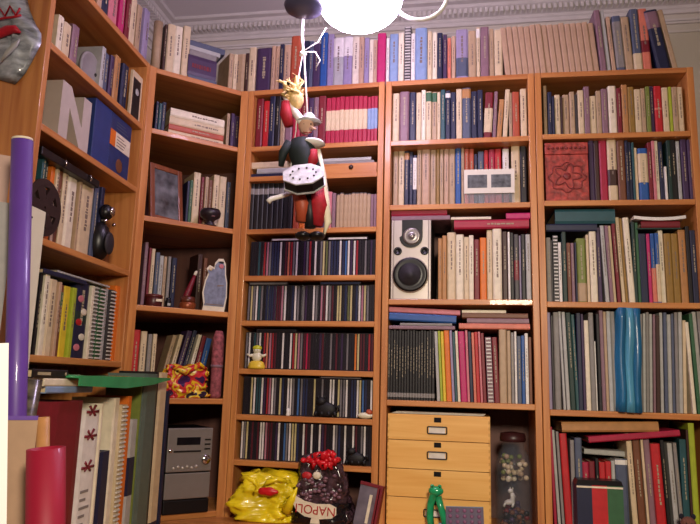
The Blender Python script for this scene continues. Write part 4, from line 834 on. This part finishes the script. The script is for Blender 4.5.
MB().tube([(0, .03, .118), (0, .028, .132)], .01, 10).build('neck', CHR, r)
for sx in (-1, 1): MB().ball((sx*.026, .004, .118), .006, 10).build('chrome_stud', mat('chrome', '#fff'), r)
# black lying case above books
z = L.px(70, 172, .01)[1]; ua = L.px(42, 152, .012)[0]; ub = L.px(100, 180, .012)[0]; z = S['L']['3']+.205
r = empty('flat_case', L.at(ua, .012, z), L.a); tag(r, 'long flat black case with chrome clips lying over the third shelf books', 'case')
MB().box(0, ub-ua, 0, .14, 0, .022).build('case_body', BLK, r, .002)
for q in (.35, .8): MB().tube([((ub-ua)*q, -.003, .004), ((ub-ua)*q, -.006, .012), ((ub-ua)*q, -.003, .02)], .0025, 8).build('clip', mat('chrome', '#fff'), r)
# shelf 4 of L
row(L, 'L', '4', 'fourth shelf of left bookcase', '38 41 272 black; 42 47 274 ivory; 47.5 55 279 cream; 55.4 58.3 282 sand; 58.6 62 284 brown b:green:.7:.9; 62.5 70 286 yellow; 70.4 74.5 288 lime; 75.5 89 280 navy b:dkgreen:.45:.6; 90 93 285 ivory nt; 93.5 98 286 grey s; 98.4 104 287 green s; 104.5 107.5 288 ltgrey; 108 113 290 dkgrey s; 113.5 122.5 286 orange nt', .025, .13, .16)
flower = [o for o in COL.objects if str(o.get('label', '')).startswith('thick navy book') and 'fourth shelf of left' in o['label']]
for o in flower:
    x_ = min(v.co.x for v in o.children[0].data.vertices); wv = max(v.co.x for v in o.children[0].data.vertices)-x_
    for i, (c, zz_) in enumerate([('pink', .165), ('ivory', .13), ('red', .10), ('ivory', .06), ('pink', .03)]):
        MB().ball((x_+wv*(.35+.3*(i % 2)), -.0006, zz_), (wv*.24, .0012, .010), 10).build('painted_flower', bm_(c), o)
# lying blue book and white sheets over fourth shelf books
z = S['L']['4']+.205
z = flat(L, 44, 88, 266, 274, 'navy', z, 'navy book lying across the fourth shelf books of left bookcase', rec=.02, d=.15, h=.012)
z = flat(L, 58, 112, 262, 268, 'ltgrey', z, 'light grey folder lying topmost over fourth shelf of left bookcase', rec=.02, d=.15, h=.005)

# ------------------------------------------------------------------ foreground stack standing in front of the left bookcase (own frame N)
dN = -.16
N = Bay(L.at(0, dN, 0)[:2], L.at(L.W, dN, 0)[:2]); S['N'] = {'0': LED}
row(N, 'N', '0', 'foreground books by left bookcase', '''42 75 402 dkred nt n:album; 76 95 411 white nt n:album; 95.5 97.5 404 ivory nt; 98 107.5 453 navy nt n:folder; 108 116 398 ivory nt; 116.5 122 406 cream s; 122.5 127 396 orange nt n:folder; 127.5 135 420 ltgrey b:navy:.4:.7 nt; 135.8 137.5 386 olive nt n:folder; 138.5 152 373 sage nt n:folder; 152.3 154.5 371 black nt; 155 163.5 372 cream b:navy:.0:.07 nt; 164 166.5 392 navy nt''', .0, .1, .12)
alb = [o for o in COL.objects if str(o.get('label', '')).startswith('thick white album')]
for o in alb:
    wv = max(v.co.x for v in o.children[0].data.vertices)-min(v.co.x for v in o.children[0].data.vertices); x_ = min(v.co.x for v in o.children[0].data.vertices); rq = random.Random(8)
    for cz_ in (.355, .30, .23):
        m_ = MB()
        for q in range(6): t_ = q*1.047; m_.tube([(x_+wv*.5, -.0006, cz_), (x_+wv*.5+.3*wv*cos(t_), -.0008, cz_+.012*sin(t_)+.004*q%.006)], [.002, .0035], 6)
        m_.build('printed_flower', bm_('dkred'), o)
    for q in range(9): MB().box(x_+wv*.25, x_+wv*(.5+.25*rq.random()), -.0008, .0002, .03+q*.018, .036+q*.018).build('printed_line', bm_('grey'), o)
z = LED+.40
z = flat(N, 46, 92, 392, 400, 'ltblue', z, 'pale blue book lying on the tall foreground books', rec=.0, d=.14, h=.014)
z = flat(N, 44, 92, 383, 392, 'ivory', z, 'white book lying above the pale blue one in the foreground', rec=.0, d=.14, h=.016)
zt_ = z
z = flat(N, 33, 68, 372, 381, 'black', zt_, 'black book with white title lying at the top of foreground pile', rec=.0, d=.14, h=.018)
ob = [o for o in COL.objects if o.get('label') == 'black book with white title lying at the top of foreground pile'][0]
m_ = MB(); x = .015; rq = random.Random(4)
while x < .06: w_ = rq.uniform(.002, .005); m_.box(x, x+w_, -.0012, .0002, .006, .012); x += w_+.0015
m_.ball((.12, -.0005, .009), (.004, .001, .004), 8); m_.build('title_lettering', INKL, ob)
# green translucent folder sheet on top
ua = N.px(66, 375, 0)[0]; ub = N.px(160, 372, 0)[0]
r = empty('green_folder', N.at(ua, -.03, zt_+.001), N.a); tag(r, 'green plastic folder lying across the tops of the foreground books', 'folder')
m_ = MB(); v = []; f = []; n = 14
for i in range(n+1):
    x = (ub-ua)*i/n; s_ = .004*sin(i*.9)
    for j in range(5): v.append((x, .17*j/4, .004+s_*sin(j)+.003*j/4))
for i in range(n):
    for j in range(4): f.append((i*5+j, (i+1)*5+j, (i+1)*5+j+1, i*5+j+1))
m_.add(v, f, 0, True); o = m_.build('folder_sheet', mat('green_pvc', '#2f8a52', .25, .15, 12, .3, coat=.3), r); q = o.modifiers.new('s', 'SOLIDIFY'); q.thickness = .004
Lf = ub-ua; m_ = MB(); m_.prism([(0, -.016), (Lf*.45, -.022), (Lf*.75, -.014), (Lf, .0), (Lf, .006), (0, .006)], -.003, 0, 'y'); m_.build('folder_flap', mat('green_pvc', '#2f8a52'), r)
# rolls of paper (close to the camera)
def world_at(x, y, dist):
    r_ = ray(x, y); k = dist/hypot(r_[0], r_[1]); return Vector((r_[0]*k, r_[1]*k, CZ+r_[2]*k))
def stand(xt, yt, xb, yb, dist, zb):      # a straight edge seen from (xt,yt) down to (xb,yb): foot on height zb, lean angle, length
    p = world_at(xt, yt, dist); q = world_at(xb, yb, dist); d = (p-q).normalized(); f = p-d*((p.z-zb)/d.z)
    return p, f, (p-f).length, d
def roll(x0, x1, yt, dist, zb, name, mats, label, cat, thick=.0015, xb=None, yb=500):
    xm = (x0+x1)/2; p, f, h, d = stand(xm, yt, xm if xb is None else xb, yb, dist, zb); e0 = world_at(x0, yt+20, dist); e1 = world_at(x1, yt+20, dist); rad = (e1-e0).length/2
    r = empty(name, tuple(f+Vector((0, 0, .0005+rad*.08)))); r.rotation_euler = Vector((0, 0, 1)).rotation_difference(d).to_euler(); tag(r, label, cat)
    MB().lathe([(rad, 0), (rad, h), (rad-thick, h), (rad-thick, h-.12), (rad*.3, h-.121)], 32).build('rolled_sheet', mats, r)
    return r, rad, h
DT = .40      # desk top under the rolls
PURP = mat('purple_paper', '#5c3a92', .45, .05, 20, coat=.25)
r, rad, h = roll(11, 33.5, 142, 1.25, DT+.001, 'poster_tube', PURP, 'tall purple cardboard tube standing left of the left bookcase', 'tube', xb=15, yb=415)
MB().lathe([(rad*.98, h), (rad*.98, h+.004), (rad*.4, h+.0045)], 24).build('white_cap', bm_('ivory'), r)
for o in (r,): pass
r, rad, h = roll(26, 66, 450, 1.05, DT+.001, 'paper_roll', mat('red_paper', '#8a0f2a', .5, .06, 20, coat=.15), 'thick red paper roll standing in the bottom left foreground', 'paper roll', xb=45.5)
r, rad, h = roll(36, 50, 418, 1.16, DT+.001, 'paper_roll', bm_('tan'), 'slim tan paper roll rising behind the red roll', 'paper roll', xb=42)
r, rad, h = roll(24, 43, 380, 1.36, DT+.001, 'wrapping_roll', mat('marbled', '#4d4638', .3, .9, 35, coat=.3, stretch=(1, 1, 2.5)), 'roll of grey and black patterned wrapping paper behind the purple tube', 'paper roll', xb=26, yb=420)
# kraft board sheet, purple rimmed, between
def board(x0, x1, yt, yb, dist0, dist1, col, name, label, cat, th=.004, zb=None, m=None, lean=0):
    a_ = world_at(x0, yt, dist0); b_ = world_at(x1, yt, dist1); c_ = world_at(x0, yb, dist0)
    zz0 = c_.z if zb is None else zb; r = empty(name, (a_.x, a_.y, zz0), atan2(b_.y-a_.y, b_.x-a_.x)); tag(r, label, cat); w_ = hypot(b_.x-a_.x, b_.y-a_.y)
    if lean:
        r.rotation_euler.y = -R(lean); H_ = a_.z-zz0; r.location.x += H_*sin(R(lean))*cos(r.rotation_euler.z); r.location.y += H_*sin(R(lean))*sin(r.rotation_euler.z)
    return r, w_, a_.z-zz0, MB().box(0, w_, 0, th, 0, a_.z-zz0).build('sheet', m or bm_(col), r)
r, w_, h_, s_ = board(-10, 38, 420, 524, 1.12, 1.12, 'beige', 'kraft_board', 'brown kraft board with purple top edge in the bottom left foreground', 'board', zb=DT+.001, m=mat('kraft', '#a3866c', .8, .06, 40))
MB().box(0, w_, -.001, .005, h_, h_+.006).build('purple_edge', PURP, r)
r, w_, h_, s_ = board(-30, 9, 342, 524, .92, .92, 'white', 'white_card', 'blank white card at the bottom left corner of the view', 'card', zb=DT+.001, m=mat('white_card', '#f4f2ee', .6, .01), lean=5.5)
r, w_, h_, s_ = board(26, 47, 203, 420, 1.38, 1.44, 'ivory', 'envelope', 'cream cardboard folder with a punched hole behind the purple tube', 'folder', zb=DT+.001, m=mat('cream_board', '#cfcab4', .7, .03))
disc(MB(), w_*.35, h_-.022, [(.0022, 0), (.002, .0008)], 10, y=0).build('punched_hole', HOLE, r)
r, w_, h_, s_ = board(-12, 16, 200, 420, 1.3, 1.3, 'grey', 'grey_binder', 'grey ring binder standing behind the purple tube', 'binder', zb=DT+.001, th=.03, m=bm_('grey'))
r, w_, h_, s_ = board(-14, 13, 152, 420, 1.36, 1.36, 'sand', 'pink_folder', 'pale pink folder behind the grey binder at left edge', 'folder', zb=DT+.001, m=mat('pale_pink', '#b89a8c', .7, .05))
# desk they stand on
dk_ = empty('desk', (0, 0, 0)); tag(dk_, 'low side table under the paper rolls at the bottom left', 'table')
xm0, xm1, ym0, ym1 = -1.15, -.42, .55, 1.33
MB().box(xm0, xm1, ym0, ym1, DT-.025, DT).build('table_top', PINE('X'), dk_, .002)
for x in (xm0+.03, xm1-.07):
    for y in (ym0+.03, ym1-.07): MB().box(x, x+.04, y, y+.04, 0, DT-.025).build('leg', PINE('Z'), dk_, .002)
# glossy bag hanging on the side of the left bookcase
SB = Bay(L.at(-T-.002, 0, 0)[:2], L.at(-T-.002, DEP, 0)[:2])
r = empty('hanging_bag', SB.at(0, 0, 0), SB.a); tag(r, 'grey glossy bag with red script hanging on the left bookcase side', 'bag')
ol = [(16, 85), (26, 74), (34, 60), (42, 44), (42, 34), (36, 24), (31, 12), (27, -4), (22, -25), (-20, -30), (-34, 10), (-30, 60), (-8, 78)]
P0 = [SB.px(x, y) for x, y in ol]; cx_ = sum(p[0] for p in P0)/len(P0); cz_ = sum(p[1] for p in P0)/len(P0)
m_ = MB(); v = []; f = []; rings = [(1, .003), (.86, .010), (.66, .020), (.42, .026), (.2, .024)]; n = len(P0); k6 = 4
PP = []
for i in range(n):
    for q in range(k6): t_ = q/k6; PP.append((P0[i][0]*(1-t_)+P0[(i+1) % n][0]*t_, P0[i][1]*(1-t_)+P0[(i+1) % n][1]*t_))
n = len(PP)
for sc_, dp in rings:
    for i, (a_, b_) in enumerate(PP): v.append((cx_+(a_-cx_)*sc_, dp+.005*sin(i*.7+sc_*9)*(sc_ < .95), cz_+(b_-cz_)*sc_))
for j in range(len(rings)-1):
    for i in range(n): f.append((j*n+i, j*n+(i+1) % n, (j+1)*n+(i+1) % n, (j+1)*n+i))
f.append(tuple((len(rings)-1)*n+i for i in range(n))); f.append(tuple(range(n))[::-1])
m_.add(v, f, 0, True); m_.build('bag_body', mat('grey_glossy', '#9aa0a6', .3, .65, 22, .4, coat=.3, stretch=(1, 1, 3)), r)
def onbag(x, y): u_, z_ = SB.px(x, y, .028); return (u_, .032, z_)
m_ = MB().tube([onbag(x, y) for x, y in ((-4, 40), (2, 34), (9, 31), (16, 30), (21, 33))], [.004, .011, .012, .010, .003], 8).build('red_script', mat('script_red', '#b01828', .4), r)
m_ = MB(); [m_.tube([onbag(x, y) for x, y in q], .003, 6) for q in (((-6, 18), (0, 8), (6, 17), (11, 7), (17, 16), (21, 9)), ((-5, 21), (5, 19), (14, 18), (22, 16)))]; m_.build('red_script', mat('script_red', '#b01828'), r)
MB().tube([onbag(x, y) for x, y in ((2, 62), (8, 54), (15, 47), (21, 40))], [.002, .006, .007, .002], 8).build('pale_print', bm_('ltgrey'), r)
MB().tube([SB_ for SB_ in [(cx_, .004, 1.93), (cx_, .012, 1.95), (cx_, .004, 1.97)]], .0025, 6).build('hook', CHR, r)

# ------------------------------------------------------------------ lamp and puppet
GLOW = bpy.data.materials.new('lamp_glow'); GLOW.use_nodes = True; nt = GLOW.node_tree; nt.nodes.clear(); em = nt.nodes.new('ShaderNodeEmission'); ou = nt.nodes.new('ShaderNodeOutputMaterial'); nt.links.new(em.outputs[0], ou.inputs[0])
em.inputs['Color'].default_value = (.86, .68, 1.0, 1); em.inputs['Strength'].default_value = 54  # violet tint stands in for the purple lens flare over the upper shelves
DL = 1.62
lp = world_at(360, -2, DL); r = empty('pendant_lamp', (lp.x, lp.y, ZC)); tag(r, 'bright glowing lamp hanging in front of the narrow and middle bookcases', 'lamp')
dz = lp.z-ZC
MB().lathe([(.05, -.03), (.055, -.02), (.05, 0)], 24).build('ceiling_rose', PLAS, r)
MB().tube([(0, 0, -.03), (0, 0, dz+.09)], .006, 8).build('rod', bm_('white'), r)
MB().ball((0, 0, dz), (.115, .10, .09), 28).build('glowing_globe', GLOW, r)
rg = world_at(419, -6, DL)-Vector((lp.x, lp.y, ZC))
ax = Vector((cos(PSI), sin(PSI), 0)); rad = .075
MB().tube([(rg+ax*rad*cos(t)+Vector((0, 0, 1))*rad*sin(t)) for t in [2*pi*i/32 for i in range(32)]], .0055, 8, closed=True).build('white_ring', mat('ring_white', '#e6e4dc', .3), r)
MB().tube([(.09, 0, dz+.03), tuple(rg-ax*rad)], .004, 8).build('ring_arm', bm_('white'), r)
dd = world_at(304, 8, DL-.05)-Vector((lp.x, lp.y, ZC))
MB().lathe([(.02, -.010), (.048, -.004), (.052, .006), (.04, .018), (.012, .026)], 28, M=Matrix.Translation(dd)).build('side_shade', mat('shade_grey', '#4a4a66', .4), r)
MB().tube([(-.08, 0, dz+.05), tuple(dd+Vector((0, 0, .025)))], .004, 8).build('shade_arm', bm_('white'), r)
# puppet
DP = 1.72
def pp_(x, y, d=DP): return world_at(x, y, d)
base = pp_(305, 160); r = empty('string_puppet', tuple(base), PSI); tag(r, 'string puppet in red with silver octagonal box hanging below the lamp', 'puppet')
iM = (Matrix.Translation(base) @ Matrix.Rotation(PSI, 4, 'Z')).inverted()
def q_(x, y, d=DP): return tuple(iM @ pp_(x, y, d))
STR = mat('string_white', '#e8e4dc', .7); SLV = mat('puppet_silver', '#c8c8c8', .3, .3, 60, metal=.2); PR = mat('puppet_red', '#a01824', .7, .2, 60); PK = mat('puppet_dark', '#16211f', .7, .2, 60); PY = mat('puppet_blond', '#d8b878', .8, .25, 90, .6); PW = mat('puppet_white', '#e4e0d8', .6, .05)
MB().tube([q_(303, 18), q_(302, 35), q_(303, 52)], [.0035, .005, .004], 8).tube([q_(303, 52), q_(298, 80), q_(296, 130), q_(290, 172)], .0016, 6).tube([q_(304, 52), q_(306, 90), q_(308, 122)], .0022, 6).tube([q_(305, 50), q_(318, 42), q_(326, 28)], .0016, 6).build('strings', STR, r)
MB().ball(q_(303, 54), (.010, .008, .008), 12, fn=lambda d: 1+.25*sin(9*d.x+7*d.z)).tube([q_(303, 52), q_(315, 52), q_(320, 60), q_(317, 66)], .002, 6).build('knot', STR, r)
class PM(MB):     # puppet limbs, a little plumper
    def tube(s, pts, r, n=8, mi=0, closed=False): return MB.tube(s, pts, [q*1.25 for q in r] if isinstance(r, (list, tuple)) else r*1.25, n, mi, closed)
    def ball(s, c, r, n=14, mi=0, fn=None): return MB.ball(s, c, tuple(q*1.2 for q in r) if isinstance(r, (list, tuple)) else r*1.2, n, mi, fn)
hr = PM(); rq = random.Random(2)
for i in range(26):
    a_ = rq.uniform(0, 6.28); x, y = 295+6*cos(a_)*rq.random(), 97+9*sin(a_)*rq.random(); hr.tube([q_(x, y), q_(x+rq.uniform(-9, 5), y-rq.uniform(2, 14), DP+rq.uniform(-.02, .02)), q_(x+rq.uniform(-14, 8), y-rq.uniform(6, 20), DP+rq.uniform(-.03, .03))], [.007, .005, .001], 6)
hr.ball(q_(296, 100), (.018, .016, .024), 14); hr.build('blond_hair', PY, r)
PM().tube([q_(284, 96), q_(292, 108), q_(302, 122), q_(312, 128)], [.004, .008, .010, .006], 10).build('white_scarf', PW, r)
PM().tube([q_(286, 102), q_(286, 114), q_(289, 126)], [.010, .014, .010], 12).build('red_sleeve', PR, r)
hd = PM().ball(q_(306, 126), (.018, .016, .020), 16).build('head', mat('puppet_skin', '#c9a088', .6), r)
PM().tube([q_(310, 127, DP-.02), q_(316, 129, DP-.02)], [.004, .002], 8).build('nose', mat('puppet_skin', '#c9a088'), hd)
for x in (304, 311): PM().ball(q_(x, 124, DP-.016), .002, 8).build('eye', BLK, hd)
PM().tube([q_(303, 132, DP-.016), q_(308, 133, DP-.018), (q_(312, 132, DP-.016))], .001, 6).build('mouth', PR, hd)
PM().lathe([(.034, 0), (.030, .004), (.018, .006), (.016, .018), (.008, .026)], 20, M=Matrix.Translation(q_(309, 122))).build('silver_hat', SLV, r)
PM().lathe([(.016, 0), (.036, .008), (.030, .016), (.012, .022)], 20, M=Matrix.Translation(q_(312, 147))).build('white_ruff', PW, r)
PM().tube([q_(301, 140), q_(302, 152), q_(308, 170), q_(310, 186)], [.022, .030, .030, .026], 14).build('dark_jacket', PK, r)
PM().tube([q_(314, 150, DP-.03), q_(313, 160, DP-.03), q_(309, 168, DP-.03)], [.008, .012, .008], 10).build('red_vest', PR, r)
PM().tube([q_(290, 143), q_(283, 153), q_(281, 166)], [.012, .010, .006], 10).build('arm', PK, r)
# octagonal box
c_ = Vector(q_(304, 179, DP-.06)); OM = Matrix.Translation(c_) @ Matrix.Rotation(R(-8), 4, 'Y') @ Matrix.Rotation(R(58), 4, 'X')
oc = lambda s: [(s*.055*cos(pi/8+pi/4*i), s*.040*sin(pi/8+pi/4*i)) for i in range(8)]
ob = MB().prism(oc(1), -.014, .014, 'z', M=OM).build('octagonal_box', BLK, r)
MB().prism(oc(1.04), .014, .018, 'z', M=OM).build('silver_face', SLV, ob)
MB().prism(oc(1.06), -.018, -.014, 'z', M=OM).build('silver_back', SLV, ob)
m_ = MB()
for i in range(10): m_.ball(tuple(OM @ Vector((.033*cos(i*.63), .022*sin(i*.63), .019))), .0028, 8)
m_.build('buttons', BLK, ob)
PM().tube([q_(268, 202), q_(271, 199), q_(282, 196), q_(293, 192)], [.006, .0055, .005, .005], 10).build('white_arm', PW, r)
PM().tube([q_(298, 190), q_(303, 205), q_(301, 222)], [.016, .017, .012], 12).build('orange_trouser', bm_('terra'), r)
PM().tube([q_(317, 188), q_(319, 206), q_(317, 226)], [.018, .020, .012], 12).build('red_trouser', PR, r)
PM().tube([q_(308, 188), q_(310, 210), q_(310, 228)], [.013, .012, .012], 12).build('dark_trouser', bm_('black'), r)
PM().tube([q_(318, 150), q_(322, 175), q_(325, 200), q_(328, 222), q_(324, 234)], [.006, .009, .010, .008, .003], 10).build('white_streamer', mat('streamer', '#e6dcc0', .6, .08), r)
for x in (302, 316): PM().ball(q_(x+1, 236, DP-.01), (.018, .022, .010), 14).build('shoe', BLK, r)

# ------------------------------------------------------------------ light, view
def arealight(name, loc, rot, size, power, col):
    l = bpy.data.lights.new(name, 'AREA'); l.size = size; l.energy = power; l.color = col; o = bpy.data.objects.new(name, l); COL.objects.link(o); o.location = loc; o.rotation_euler = rot; return o
o = arealight('warm_fill', (.25, -.25, 1.62), (R(61), 0, R(4)), .28, 27, (1.0, .86, .68))  # added warm fill for the lower shelves, not an actual lamp of the room
o.data.spread = R(128)
w = bpy.data.worlds.new('world'); bpy.context.scene.world = w; w.use_nodes = True; w.node_tree.nodes['Background'].inputs[0].default_value = (.6, .55, .7, 1); w.node_tree.nodes['Background'].inputs[1].default_value = .05
vs = bpy.context.scene.view_settings; vs.view_transform = 'Standard'; vs.look = 'None'; vs.exposure = -.27; vs.gamma = 1; vs.use_curve_mapping = False
